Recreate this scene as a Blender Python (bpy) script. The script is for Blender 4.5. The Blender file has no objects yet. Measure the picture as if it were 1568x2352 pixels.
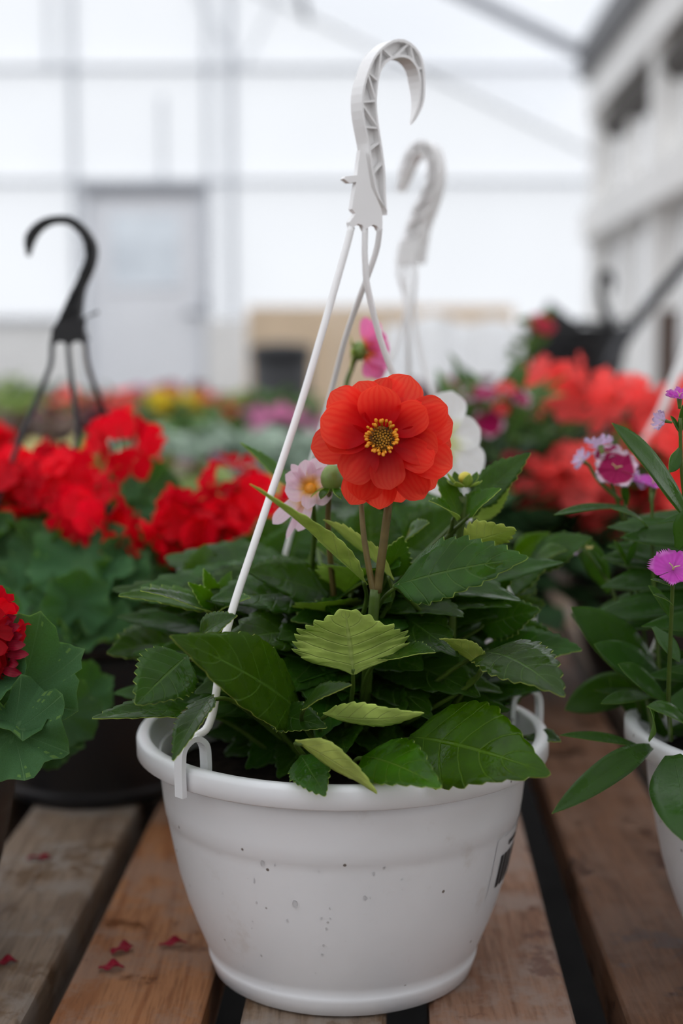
import bpy, math, random
import numpy as np
from mathutils import Vector, Matrix, Quaternion

# ------------------------------------------------------------------ camera, world, exposure
scene = bpy.context.scene
COL = scene.collection
F = 3266.7                      # focal length in pixels of the 1568 x 2352 frame (50 mm on 24 x 36)
PITCH = math.radians(6.69)
CAMZ = 0.387
cam_d = bpy.data.cameras.new('camera')
cam = bpy.data.objects.new('camera', cam_d)
COL.objects.link(cam)
cam.location = (0, 0, CAMZ)
cam.rotation_euler = (math.pi / 2 - PITCH, 0, 0)
cam_d.sensor_fit = 'VERTICAL'
cam_d.sensor_width, cam_d.sensor_height, cam_d.lens = 24, 36, 50
cam_d.clip_start, cam_d.clip_end = 0.02, 200
cam_d.dof.use_dof = True
cam_d.dof.focus_distance = 0.785
cam_d.dof.aperture_fstop = 3.4
cam_d.dof.aperture_blades = 0
scene.camera = cam

world = bpy.data.worlds.new('overcast_sky')
scene.world = world
world.use_nodes = True
bg = world.node_tree.nodes['Background']
bg.inputs['Color'].default_value = (0.955, 0.972, 1.0, 1)
bg.inputs['Strength'].default_value = 1.55
vs = scene.view_settings
vs.view_transform = 'Standard'
vs.look = 'None'
vs.gamma = 1.0
vs.use_curve_mapping = False
vs.exposure = 0.0

GROUND = -0.55
SKEW = 0.03405                   # benches and walls run towards the vanishing point of the planks
rnd = random.Random(7)

# ------------------------------------------------------------------ pixel helpers
FW = np.array([0, math.cos(PITCH), -math.sin(PITCH)])
UP = np.array([0, math.sin(PITCH), math.cos(PITCH)])
CP = np.array([0, 0, CAMZ])


def P(px, py, Y):
    d = np.array([(px - 784) / F, 0, 0]) + UP * ((1176 - py) / F) + FW
    return CP + d * (Y / d[1])


def G(px, py, z=0.0):
    d = np.array([(px - 784) / F, 0, 0]) + UP * ((1176 - py) / F) + FW
    return CP + d * ((z - CAMZ) / d[2])


def mpp(Y):
    return Y / F


def nrm(v):
    v = np.asarray(v, float)
    return v / max(np.linalg.norm(v), 1e-12)


# ------------------------------------------------------------------ materials
def mat_new(name):
    m = bpy.data.materials.new(name)
    m.use_nodes = True
    nt = m.node_tree
    for n in list(nt.nodes):
        nt.nodes.remove(n)
    out = nt.nodes.new('ShaderNodeOutputMaterial')
    return m, nt, out


def nd(nt, t, **kw):
    n = nt.nodes.new(t)
    for k, v in kw.items():
        if k.startswith('i_'):
            n.inputs[k[2:].replace('_', ' ')].default_value = v
        else:
            setattr(n, k, v)
    return n


def mth(nt, op, a, b=None, c=None):
    n = nt.nodes.new('ShaderNodeMath')
    n.operation = op
    for i, x in enumerate((a, b, c)):
        if x is None:
            continue
        if isinstance(x, (int, float)):
            n.inputs[i].default_value = x
        else:
            nt.links.new(x, n.inputs[i])
    return n.outputs[0]


def sstep(nt, x, a, b, lo=0.0, hi=1.0):
    n = nt.nodes.new('ShaderNodeMapRange')
    n.interpolation_type = 'SMOOTHSTEP'
    n.inputs['From Min'].default_value = a
    n.inputs['From Max'].default_value = b
    n.inputs['To Min'].default_value = lo
    n.inputs['To Max'].default_value = hi
    nt.links.new(x, n.inputs['Value'])
    return n.outputs['Result']


def mixc(nt, fac, a, b, blend='MIX'):
    n = nt.nodes.new('ShaderNodeMix')
    n.data_type = 'RGBA'
    n.blend_type = blend
    for sock, x in ((n.inputs['Factor'], fac), (n.inputs['A'], a), (n.inputs['B'], b)):
        pass
    def put(idx, x):
        s = n.inputs[idx]
        if isinstance(x, (int, float)):
            s.default_value = x
        elif isinstance(x, (tuple, list)):
            s.default_value = tuple(x) + ((1,) if len(x) == 3 else ())
        else:
            nt.links.new(x, s)
    put(0, fac)
    put(6, a)
    put(7, b)
    return n.outputs[2]


def noise(nt, vec, scale, detail=3, rough=0.5, dist=0.0):
    n = nt.nodes.new('ShaderNodeTexNoise')
    n.inputs['Scale'].default_value = scale
    n.inputs['Detail'].default_value = detail
    n.inputs['Roughness'].default_value = rough
    n.inputs['Distortion'].default_value = dist
    if vec is not None:
        nt.links.new(vec, n.inputs['Vector'])
    return n.outputs['Fac']


def texc(nt, what='Object'):
    return nt.nodes.new('ShaderNodeTexCoord').outputs[what]


def uvxy(nt):
    s = nt.nodes.new('ShaderNodeSeparateXYZ')
    nt.links.new(texc(nt, 'UV'), s.inputs[0])
    return s.outputs['X'], s.outputs['Y']


def setin(nt, sock, x):
    if isinstance(x, (int, float)):
        sock.default_value = x
    elif isinstance(x, (tuple, list)):
        sock.default_value = tuple(x) + ((1,) if len(x) == 3 else ())
    else:
        nt.links.new(x, sock)


def bsdf(nt, out, color, rough=0.5, bump=None, bump_d=0.0005, bump_s=0.5, transl=0.0, tcol=None, metallic=0.0, spec=0.5, coat=0.0):
    p = nt.nodes.new('ShaderNodeBsdfPrincipled')
    setin(nt, p.inputs['Base Color'], color)
    setin(nt, p.inputs['Roughness'], rough)
    p.inputs['Metallic'].default_value = metallic
    p.inputs['Specular IOR Level'].default_value = spec
    p.inputs['Coat Weight'].default_value = coat
    p.inputs['Coat Roughness'].default_value = 0.08
    if bump is not None:
        b = nt.nodes.new('ShaderNodeBump')
        b.inputs['Strength'].default_value = bump_s
        b.inputs['Distance'].default_value = bump_d
        nt.links.new(bump, b.inputs['Height'])
        nt.links.new(b.outputs[0], p.inputs['Normal'])
    if transl > 0:
        t = nt.nodes.new('ShaderNodeBsdfTranslucent')
        setin(nt, t.inputs['Color'], tcol if tcol is not None else color)
        mx = nt.nodes.new('ShaderNodeMixShader')
        mx.inputs[0].default_value = transl
        nt.links.new(p.outputs[0], mx.inputs[1])
        nt.links.new(t.outputs[0], mx.inputs[2])
        nt.links.new(mx.outputs[0], out.inputs[0])
    else:
        nt.links.new(p.outputs[0], out.inputs[0])
    return p


def simple(name, col, rough=0.5, metallic=0.0, var=0.12, scale=30, transl=0.0, spec=0.5):
    m, nt, out = mat_new(name)
    n = noise(nt, texc(nt), scale, 4)
    c = mixc(nt, sstep(nt, n, 0.3, 0.7), tuple(x * (1 - var) for x in col), tuple(min(1, x * (1 + var)) for x in col))
    bsdf(nt, out, c, rough, n, 0.0003, 0.3, transl, metallic=metallic, spec=spec)
    return m


def leaf_material(name, col, vein, rough=0.36, transl=0.3, tcol=None, nveins=7.0, wet=1.0, scale=60):
    """UV x runs along the blade, UV y across it with the midrib at 0.5."""
    m, nt, out = mat_new(name)
    u, v = uvxy(nt)
    s = mth(nt, 'MULTIPLY', mth(nt, 'ABSOLUTE', mth(nt, 'SUBTRACT', v, 0.5)), 2.0)
    mid = sstep(nt, s, 0.02, 0.06, 1, 0)
    ph = mth(nt, 'FRACT', mth(nt, 'MULTIPLY', mth(nt, 'SUBTRACT', u, mth(nt, 'MULTIPLY', mth(nt, 'POWER', s, 1.25), 0.2)), nveins))
    d = mth(nt, 'ABSOLUTE', mth(nt, 'SUBTRACT', ph, 0.5))
    side = mth(nt, 'MULTIPLY', sstep(nt, d, 0.43, 0.485), 0.75)
    vm = mth(nt, 'MAXIMUM', mid, side)
    ob = texc(nt)
    n1 = noise(nt, ob, scale, 3)
    oi = nt.nodes.new('ShaderNodeObjectInfo')
    base = mixc(nt, sstep(nt, n1, 0.3, 0.72), tuple(c * 0.72 for c in col), tuple(min(1, c * 1.25) for c in col))
    hsv = nt.nodes.new('ShaderNodeHueSaturation')
    nt.links.new(base, hsv.inputs['Color'])
    nt.links.new(mth(nt, 'ADD', mth(nt, 'MULTIPLY', oi.outputs['Random'], 0.5), 0.75), hsv.inputs['Value'])
    nt.links.new(mth(nt, 'ADD', mth(nt, 'MULTIPLY', oi.outputs['Random'], 0.03), 0.485), hsv.inputs['Hue'])
    colr = mixc(nt, mth(nt, 'MULTIPLY', vm, 0.75), hsv.outputs[0], vein)
    n2 = noise(nt, ob, 34, 4, 0.6)
    rgh = sstep(nt, n2, 0.44, 0.60, rough * 1.5, rough * (0.42 if wet else 1.1))
    h = mth(nt, 'ADD', mth(nt, 'MULTIPLY', vm, -0.8), mth(nt, 'MULTIPLY', noise(nt, ob, 420, 2), 0.35))
    bsdf(nt, out, colr, rgh, h, 0.0010, 0.6, transl, spec=0.24, tcol= tcol or tuple(min(1, c * 1.6) for c in col))
    return m


def petal_material(name, col, dark, transl=0.35, base=None, rough=0.45, tip=None, streak=26.0, rnd_v=0.25, bend=0.5):
    m, nt, out = mat_new(name)
    u, v = uvxy(nt)
    wob = mth(nt, 'MULTIPLY', noise(nt, texc(nt), 90, 2), 0.25)
    st = mth(nt, 'SINE', mth(nt, 'MULTIPLY', mth(nt, 'ADD', v, wob), streak))
    c = mixc(nt, sstep(nt, st, -0.6, 1.0, 0, 0.6), col, dark)
    if base is not None:
        c = mixc(nt, sstep(nt, u, 0.08, bend, 1, 0), c, base)
    if tip is not None:
        c = mixc(nt, sstep(nt, u, 0.72, 0.9), c, tip)
    oi = nt.nodes.new('ShaderNodeObjectInfo')
    hsv = nt.nodes.new('ShaderNodeHueSaturation')
    nt.links.new(c, hsv.inputs['Color'])
    nt.links.new(mth(nt, 'ADD', mth(nt, 'MULTIPLY', oi.outputs['Random'], rnd_v), 1 - rnd_v / 2), hsv.inputs['Value'])
    h = mth(nt, 'ADD', mth(nt, 'MULTIPLY', st, 0.12), noise(nt, texc(nt), 300, 2))
    bsdf(nt, out, hsv.outputs[0], rough, h, 0.0003, 0.3, transl, hsv.outputs[0], spec=0.18)
    return m


M = {}


def plastic(name, col, rough, dirt=0.0):
    m, nt, out = mat_new(name)
    ob = texc(nt)
    c = mixc(nt, sstep(nt, noise(nt, ob, 9, 4), 0.35, 0.7), col, tuple(x * 0.93 for x in col))
    if dirt:
        sp = nt.nodes.new('ShaderNodeTexVoronoi')
        sp.inputs['Scale'].default_value = 75
        nt.links.new(ob, sp.inputs['Vector'])
        k = mth(nt, 'MULTIPLY', sstep(nt, sp.outputs['Distance'], 0.045, 0.10, 1, 0), sstep(nt, noise(nt, ob, 16, 2), 0.46, 0.54))
        c = mixc(nt, mth(nt, 'MULTIPLY', k, dirt), c, (0.10, 0.07, 0.05))
        st = mth(nt, 'MULTIPLY', sstep(nt, noise(nt, ob, 22, 6, 0.65), 0.60, 0.75), 0.25)
        c = mixc(nt, st, c, (0.42, 0.33, 0.24))
    bsdf(nt, out, c, rough, noise(nt, ob, 120, 3), 0.0003, 0.12, 0.0)
    return m


M['white_plastic'] = plastic('white_plastic', (0.79, 0.795, 0.815), 0.38, 0.9)
M['white_hook'] = plastic('white_hook', (0.90, 0.885, 0.875), 0.42)
M['black_plastic'] = plastic('black_plastic', (0.012, 0.012, 0.014), 0.45)
M['brown_plastic'] = plastic('brown_plastic', (0.022, 0.016, 0.013), 0.5)
M['soil'] = simple('soil', (0.012, 0.009, 0.007), 1.0, var=0.5, scale=120, spec=0.05)


def wood_material(name, a, b, wet, pale=(0.25, 0.185, 0.15), pamt=0.7, samt=0.85):
    m, nt, out = mat_new(name)
    ob = texc(nt)
    oi = nt.nodes.new('ShaderNodeObjectInfo')
    off = nt.nodes.new('ShaderNodeVectorMath')
    off.operation = 'ADD'
    nt.links.new(ob, off.inputs[0])
    cx = nt.nodes.new('ShaderNodeCombineXYZ')
    nt.links.new(mth(nt, 'MULTIPLY', oi.outputs['Random'], 9.0), cx.inputs[0])
    nt.links.new(mth(nt, 'MULTIPLY', oi.outputs['Random'], 31.0), cx.inputs[1])
    nt.links.new(cx.outputs[0], off.inputs[1])
    mp = nt.nodes.new('ShaderNodeMapping')
    mp.inputs['Scale'].default_value = (1.0, 0.07, 1.0)
    nt.links.new(off.outputs[0], mp.inputs['Vector'])
    wv = noise(nt, mp.outputs[0], 26, 2, 0.5, 0.4)
    rings = mth(nt, 'SINE', mth(nt, 'MULTIPLY', wv, 46.0))
    grain = noise(nt, mp.outputs[0], 420, 4, 0.6)
    c = mixc(nt, sstep(nt, rings, 0.1, 1.0, 0, 0.75), a, b)
    c = mixc(nt, sstep(nt, grain, 0.40, 0.70, 0, 0.55), c, tuple(x * 0.55 for x in b))
    grey = sstep(nt, noise(nt, off.outputs[0], 17, 6, 0.7), 0.44, 0.60, 0, pamt)
    c = mixc(nt, grey, c, pale)
    st = sstep(nt, noise(nt, off.outputs[0], 19, 6, 0.68), 0.555, 0.615)
    c = mixc(nt, mth(nt, 'MULTIPLY', st, samt), c, wet)
    kn = nt.nodes.new('ShaderNodeTexVoronoi')
    mk = nt.nodes.new('ShaderNodeMapping')
    mk.inputs['Scale'].default_value = (9, 4.5, 1)
    nt.links.new(off.outputs[0], mk.inputs['Vector'])
    nt.links.new(mk.outputs[0], kn.inputs['Vector'])
    kn.inputs['Scale'].default_value = 1.0
    c = mixc(nt, sstep(nt, kn.outputs['Distance'], 0.05, 0.14, 0.85, 0), c, (0.07, 0.035, 0.018))
    rgh = sstep(nt, st, 0, 1, 0.62, 0.34)
    h = mth(nt, 'ADD', mth(nt, 'MULTIPLY', rings, 0.3), grain)
    bsdf(nt, out, c, rgh, h, 0.0012, 0.5, spec=0.22)
    return m


M['wood'] = wood_material('weathered_pine', (0.33, 0.145, 0.062), (0.22, 0.080, 0.028), (0.11, 0.036, 0.012), (0.26, 0.17, 0.125), 0.6, 0.7)
M['wood_grey'] = wood_material('greyed_pine', (0.26, 0.185, 0.13), (0.17, 0.115, 0.08), (0.12, 0.060, 0.022), (0.27, 0.225, 0.19), 0.9, 0.6)
M['wood_pink'] = wood_material('pinkish_pine', (0.30, 0.165, 0.105), (0.22, 0.105, 0.06), (0.12, 0.042, 0.018), (0.30, 0.215, 0.175), 0.85, 0.9)
M['wood_brown'] = wood_material('stained_pine', (0.14, 0.066, 0.034), (0.09, 0.040, 0.019), (0.045, 0.019, 0.009), (0.16, 0.095, 0.065), 0.5, 0.95)
M['beam'] = simple('bench_beam', (0.10, 0.06, 0.04), 0.8, var=0.3)
M['ply'] = simple('plywood', (0.72, 0.55, 0.38), 0.7, var=0.06, scale=6)
M['white_paint'] = simple('white_paint', (0.86, 0.845, 0.82), 0.6, var=0.05, scale=5)
M['frame_alu'] = simple('galvanised_frame', (0.66, 0.68, 0.72), 0.55, 0.0, var=0.06)
M['rafter'] = simple('rafter_steel', (0.30, 0.31, 0.34), 0.55, 0.3, var=0.08)
M['gutter'] = simple('grey_gutter', (0.13, 0.13, 0.135), 0.6, var=0.08)
M['door_paint'] = simple('door_paint', (0.88, 0.89, 0.92), 0.5, var=0.02, scale=4)
M['dark_steel'] = simple('dark_steel', (0.06, 0.06, 0.065), 0.5, 0.5)
M['sheet'] = simple('white_sheet', (0.88, 0.88, 0.88), 0.7, var=0.03)
M['brown_post'] = simple('brown_post', (0.10, 0.065, 0.05), 0.8, var=0.2)
M['shade'] = simple('shade_cloth', (0.09, 0.082, 0.075), 0.9, var=0.2)
M['ground'] = simple('weed_mat', (0.022, 0.021, 0.021), 0.95, var=0.4, scale=25)
M['ink'] = simple('label_ink', (0.02, 0.018, 0.02), 0.6, var=0.1)
M['paper'] = simple('label_paper', (0.66, 0.62, 0.56), 0.55, var=0.06)


def film_material(name, tint, diff, dcol, var=0.05):
    m, nt, out = mat_new(name)
    n = sstep(nt, noise(nt, texc(nt), 0.55, 3), 0.35, 0.65)
    c = mixc(nt, n, tuple(x * (1 - var) for x in tint), tint)
    t = nt.nodes.new('ShaderNodeBsdfTransparent')
    nt.links.new(c, t.inputs[0])
    d = nt.nodes.new('ShaderNodeBsdfTranslucent')
    d.inputs[0].default_value = tuple(dcol) + (1,)
    mx = nt.nodes.new('ShaderNodeMixShader')
    mx.inputs[0].default_value = diff
    nt.links.new(t.outputs[0], mx.inputs[1])
    nt.links.new(d.outputs[0], mx.inputs[2])
    nt.links.new(mx.outputs[0], out.inputs[0])
    return m


M['film'] = film_material('twin_wall_sheet', (0.80, 0.812, 0.83), 0.46, (0.80, 0.812, 0.83), 0.06)
M['roof_film'] = film_material('roof_film', (0.95, 0.96, 0.98), 0.10, (0.9, 0.9, 0.92), 0.03)
M['panel'] = film_material('side_panel', (0.95, 0.95, 0.955), 0.4, (0.95, 0.95, 0.955), 0.02)

# foliage
M['dahlia_top'] = leaf_material('dahlia_leaf_top', (0.015, 0.044, 0.005), (0.06, 0.115, 0.022), 0.30, 0.28, (0.34, 0.60, 0.03))
M['dahlia_under'] = leaf_material('dahlia_leaf_underside', (0.56, 0.66, 0.16), (0.62, 0.72, 0.24), 0.6, 0.36, (0.62, 0.84, 0.10), wet=0)
M['bright_top'] = leaf_material('young_leaf_top', (0.020, 0.066, 0.001), (0.075, 0.14, 0.014), 0.32, 0.30, (0.46, 0.74, 0.03))
M['geranium_top'] = leaf_material('geranium_leaf_top', (0.060, 0.145, 0.056), (0.13, 0.24, 0.10), 0.5, 0.32, (0.32, 0.58, 0.08), nveins=1.0, wet=0)
M['geranium_under'] = leaf_material('geranium_leaf_underside', (0.16, 0.29, 0.08), (0.2, 0.34, 0.12), 0.7, 0.4, (0.5, 0.75, 0.12), nveins=1.0, wet=0)
M['dianthus_top'] = leaf_material('dianthus_leaf', (0.013, 0.046, 0.007), (0.04, 0.09, 0.02), 0.28, 0.28, (0.32, 0.58, 0.05), nveins=0.0)
M['dianthus_under'] = leaf_material('dianthus_leaf_underside', (0.16, 0.27, 0.07), (0.22, 0.33, 0.11), 0.5, 0.4, (0.5, 0.75, 0.1), nveins=0.0, wet=0)
M['stem'] = simple('green_stem', (0.075, 0.13, 0.015), 0.45, var=0.25, scale=40, transl=0.15)
M['stem_red'] = simple('reddish_stem', (0.16, 0.115, 0.035), 0.45, var=0.3, scale=50, transl=0.1)
M['bud'] = simple('bud_green', (0.16, 0.24, 0.05), 0.4, var=0.25, scale=90)
M['bud_yellow'] = simple('bud_yellow', (0.62, 0.55, 0.05), 0.5, var=0.2, scale=90)

# petals
M['red_petal'] = petal_material('scarlet_petal', (1.0, 0.088, 0.045), (0.96, 0.045, 0.028), 0.62, base=(0.70, 0.004, 0.014), streak=44.0, rnd_v=0.35, bend=0.98)
M['disc'] = simple('flower_disc', (0.16, 0.085, 0.008), 0.7, var=0.6, scale=320)
M['anther'] = simple('orange_anther', (0.85, 0.33, 0.015), 0.5, var=0.2, scale=200)
M['white_petal'] = petal_material('white_petal', (0.93, 0.93, 0.92), (0.90, 0.90, 0.87), 0.55, base=(0.78, 0.80, 0.45), rnd_v=0.06)
M['pale_pink'] = petal_material('pale_pink_petal', (0.90, 0.70, 0.78), (0.88, 0.64, 0.76), 0.5, base=(0.86, 0.52, 0.10), rnd_v=0.1)
M['hot_pink'] = petal_material('pink_petal', (0.92, 0.26, 0.52), (0.88, 0.18, 0.44), 0.55, base=(0.85, 0.25, 0.06), rnd_v=0.2)
M['geranium_red'] = petal_material('crimson_petal', (0.86, 0.005, 0.022), (0.74, 0.003, 0.018), 0.55, rnd_v=0.8)
M['geranium_coral'] = petal_material('coral_petal', (0.97, 0.15, 0.125), (0.96, 0.09, 0.12), 0.58, rnd_v=0.7)
M['picotee'] = petal_material('white_edged_magenta_petal', (0.36, 0.004, 0.085), (0.30, 0.003, 0.07), 0.2, tip=(0.86, 0.66, 0.78), rnd_v=0.15)
M['magenta'] = petal_material('magenta_petal', (0.66, 0.09, 0.56), (0.58, 0.06, 0.48), 0.35, base=(0.50, 0.07, 0.42), tip=(0.74, 0.20, 0.66), rnd_v=0.1)
M['lilac'] = petal_material('lilac_petal', (0.74, 0.56, 0.78), (0.66, 0.48, 0.72), 0.35, rnd_v=0.1)
M['yellow_petal'] = petal_material('yellow_petal', (0.86, 0.66, 0.04), (0.80, 0.58, 0.03), 0.35, rnd_v=0.1)
M['cream_petal'] = petal_material('cream_petal', (0.84, 0.74, 0.36), (0.80, 0.68, 0.28), 0.35, rnd_v=0.1)
M['pink_far'] = petal_material('rose_petal', (0.80, 0.30, 0.52), (0.72, 0.2, 0.42), 0.35, rnd_v=0.25)
M['rose_red'] = petal_material('rose_red_petal', (0.62, 0.06, 0.09), (0.5, 0.04, 0.07), 0.35, rnd_v=0.3)
M['dried'] = petal_material('dried_petal', (0.24, 0.004, 0.02), (0.16, 0.003, 0.012), 0.1, rnd_v=0.3)
for key, c in dict(green=(0.10, 0.20, 0.045), lime=(0.26, 0.36, 0.08), silver=(0.38, 0.48, 0.38), burgundy=(0.13, 0.035, 0.05),
                   olive=(0.17, 0.17, 0.06), dark=(0.035, 0.085, 0.03), brown=(0.16, 0.10, 0.07), purple=(0.19, 0.08, 0.12)).items():
    M['fol_' + key] = simple('foliage_' + key, c, 0.55, var=0.4, scale=18, transl=0.28)
m, nt, out = mat_new('water')
wp = bsdf(nt, out, (0.95, 0.95, 0.95), 0.03)
wp.inputs['Transmission Weight'].default_value = 1.0
wp.inputs['IOR'].default_value = 1.33
M['water'] = m


# ------------------------------------------------------------------ object helpers
ROOT = {}


def root(name, loc, label=None, cat=None, group=None):
    o = bpy.data.objects.new(name, None)
    COL.objects.link(o)
    o.location = loc
    o.empty_display_size = 0.05
    tag(o, label, cat, group)
    ROOT[o.name] = np.array(loc, float)
    return o


def tag(o, label=None, cat=None, group=None, kind=None):
    if label:
        o['label'] = label
    if cat:
        o['category'] = cat
    if group:
        o['group'] = group
    if kind:
        o['kind'] = kind
    return o


def make_mesh(name, V, Fc, mats, fm=None, uv=None, smooth=True):
    me = bpy.data.meshes.new(name)
    me.from_pydata([tuple(v) for v in V], [], Fc)
    for k in (mats if isinstance(mats, (list, tuple)) else [mats]):
        me.materials.append(M[k] if isinstance(k, str) else k)
    if fm is not None:
        me.polygons.foreach_set('material_index', fm)
    if uv is not None:
        lay = me.uv_layers.new(name='UVMap')
        li = np.zeros(len(me.loops), dtype=np.int32)
        me.loops.foreach_get('vertex_index', li)
        lay.data.foreach_set('uv', np.asarray(uv, dtype=np.float32)[li].ravel())
    if smooth:
        me.polygons.foreach_set('use_smooth', [True] * len(me.polygons))
    me.update()
    return me


def link(name, me, parent=None, mw=None, label=None, kind=None):
    """An object whose mesh is in its root's frame (mw: matrix in that frame)."""
    o = bpy.data.objects.new(name, me)
    COL.objects.link(o)
    if parent is not None:
        o.parent = parent
    if mw is not None:
        o.matrix_local = mw
    if label:
        o['label'] = label
    if kind:
        o['kind'] = kind
    return o


def top_of(o):
    while o.parent is not None:
        o = o.parent
    return o


def put(name, geo, mats, parent, label=None, kind=None, smooth=True):
    """geo in world coordinates -> object under parent (whose own frame is the root's frame)."""
    V = np.asarray(geo['V'], float)
    if parent is not None:
        V = V - ROOT[top_of(parent).name]
    me = make_mesh(name, V, geo['F'], mats, geo.get('M'), geo.get('UV'), smooth)
    return link(name, me, parent, label=label, kind=kind)


def single(name, geo, mats, loc, label, cat, group=None, smooth=True, kind=None):
    """a top-level thing that is one mesh; origin at loc"""
    V = np.asarray(geo['V'], float) - np.asarray(loc, float)
    me = make_mesh(name, V, geo['F'], mats, geo.get('M'), geo.get('UV'), smooth)
    o = link(name, me)
    o.location = loc
    ROOT[o.name] = np.array(loc, float)
    return tag(o, label, cat, group, kind)


def structure(name, geo, mats, parent=None, smooth=False):
    if parent is None:
        o = single(name, geo, mats, (0, 0, 0), None, None, smooth=smooth)
        o['kind'] = 'structure'
        return o
    return put(name, geo, mats, parent, smooth=smooth)


def join(*gs):
    V, Fc, Mi, UV = [], [], [], []
    n = 0
    has_uv = any('UV' in g for g in gs)
    for g in gs:
        V.append(np.asarray(g['V'], float))
        Fc += [tuple(i + n for i in f) for f in g['F']]
        Mi += list(g.get('M', [0] * len(g['F'])))
        if has_uv:
            UV.append(np.asarray(g.get('UV', np.tile([0.5, 0.5], (len(g['V']), 1))), float))
        n += len(g['V'])
    r = dict(V=np.vstack(V), F=Fc, M=Mi)
    if has_uv:
        r['UV'] = np.vstack(UV)
    return r


def box(x0, x1, y0, y1, z0, z1, skew=0.0, bevel=0.0):
    V = []
    for z in (z0, z1):
        for x, y in ((x0, y0), (x1, y0), (x1, y1), (x0, y1)):
            V.append((x + skew * y, y, z))
    Fc = [(3, 2, 1, 0), (4, 5, 6, 7), (0, 1, 5, 4), (1, 2, 6, 5), (2, 3, 7, 6), (3, 0, 4, 7)]
    return dict(V=np.array(V, float), F=Fc)


def bar(a, b, w, t, up=(0, 0, 1)):
    a, b = np.asarray(a, float), np.asarray(b, float)
    e = nrm(b - a)
    s = np.cross(e, up)
    if np.linalg.norm(s) < 1e-6:
        s = np.cross(e, (0, 1, 0))
    s = nrm(s)
    u = np.cross(s, e)
    V = [c + s * w / 2 * i + u * t / 2 * j for c in (a, b) for i, j in ((-1, -1), (1, -1), (1, 1), (-1, 1))]
    return dict(V=np.array(V), F=[(3, 2, 1, 0), (4, 5, 6, 7), (0, 1, 5, 4), (1, 2, 6, 5), (2, 3, 7, 6), (3, 0, 4, 7)])


def crom(pts, n):
    pts = [np.asarray(p, float) for p in pts]
    if len(pts) == 2:
        return [pts[0] + (pts[1] - pts[0]) * i / n for i in range(n + 1)]
    Q = [2 * pts[0] - pts[1]] + pts + [2 * pts[-1] - pts[-2]]
    out = []
    for i in range(len(pts) - 1):
        p0, p1, p2, p3 = Q[i:i + 4]
        for k in range(n):
            t = k / n
            out.append(0.5 * ((2 * p1) + (-p0 + p2) * t + (2 * p0 - 5 * p1 + 4 * p2 - p3) * t * t + (-p0 + 3 * p1 - 3 * p2 + p3) * t ** 3))
    out.append(pts[-1])
    return out


def tube(pts, r0, r1=None, n=6, sides=8, taper=None):
    path = crom(pts, n)
    r1 = r0 if r1 is None else r1
    V, Fc = [], []
    ref = np.array([0.31, 0.17, 0.93])
    for i, p in enumerate(path):
        a = path[max(i - 1, 0)]
        b = path[min(i + 1, len(path) - 1)]
        e = nrm(b - a)
        s = np.cross(e, ref)
        if np.linalg.norm(s) < 0.15:
            s = np.cross(e, (1, 0, 0))
        s = nrm(s)
        u = np.cross(s, e)
        ref = u
        t = i / (len(path) - 1)
        r = r0 + (r1 - r0) * t
        for k in range(sides):
            a_ = 2 * math.pi * k / sides
            V.append(p + (s * math.cos(a_) + u * math.sin(a_)) * r)
    m_ = len(path)
    for i in range(m_ - 1):
        for k in range(sides):
            k2 = (k + 1) % sides
            Fc.append((i * sides + k, i * sides + k2, (i + 1) * sides + k2, (i + 1) * sides + k))
    Fc.append(tuple(range(sides))[::-1])
    Fc.append(tuple((m_ - 1) * sides + k for k in range(sides)))
    return dict(V=np.array(V), F=Fc)


def ribbon(path, side, hw, ht):
    """rectangular section swept along path; 'side' is the constant width direction"""
    V, Fc = [], []
    side = nrm(side)
    for i, p in enumerate(path):
        a, b = path[max(i - 1, 0)], path[min(i + 1, len(path) - 1)]
        e = nrm(b - a)
        u = nrm(np.cross(side, e))
        for i_, j_ in ((-1, -1), (1, -1), (1, 1), (-1, 1)):
            V.append(p + side * hw * i_ + u * ht * j_)
    for i in range(len(path) - 1):
        for k in range(4):
            k2 = (k + 1) % 4
            Fc.append((i * 4 + k, i * 4 + k2, (i + 1) * 4 + k2, (i + 1) * 4 + k))
    L = (len(path) - 1) * 4
    Fc += [(3, 2, 1, 0), (L, L + 1, L + 2, L + 3)]
    return dict(V=np.array(V), F=Fc)


def lathe(prof, c, n=72, close_bottom=True, sx=1.0):
    V, Fc = [], []
    for r, z in prof:
        for k in range(n):
            a = 2 * math.pi * k / n
            V.append((c[0] + r * math.cos(a) * sx, c[1] + r * math.sin(a), c[2] + z))
    for i in range(len(prof) - 1):
        for k in range(n):
            k2 = (k + 1) % n
            Fc.append((i * n + k, i * n + k2, (i + 1) * n + k2, (i + 1) * n + k))
    if close_bottom:
        Fc.append(tuple(range(n))[::-1])
    return dict(V=np.array(V), F=Fc)


def ball(c, r, ax=(0, 0, 1), squash=1.0, nu=8, nv=6):
    ax = nrm(ax)
    s = nrm(np.cross(ax, (0.3, 0.9, 0.2)))
    u = np.cross(ax, s)
    V, Fc = [], []
    for i in range(nv + 1):
        t = math.pi * i / nv
        rr = max(math.sin(t), 0.02) * r
        for k in range(nu):
            a = 2 * math.pi * k / nu
            V.append(np.asarray(c) - ax * math.cos(t) * r * squash + (s * math.cos(a) + u * math.sin(a)) * rr)
    for i in range(nv):
        for k in range(nu):
            k2 = (k + 1) % nu
            Fc.append((i * nu + k, i * nu + k2, (i + 1) * nu + k2, (i + 1) * nu + k))
    Fc.append(tuple(range(nu))[::-1])
    Fc.append(tuple(nv * nu + k for k in range(nu)))
    return dict(V=np.array(V), F=Fc)


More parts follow.
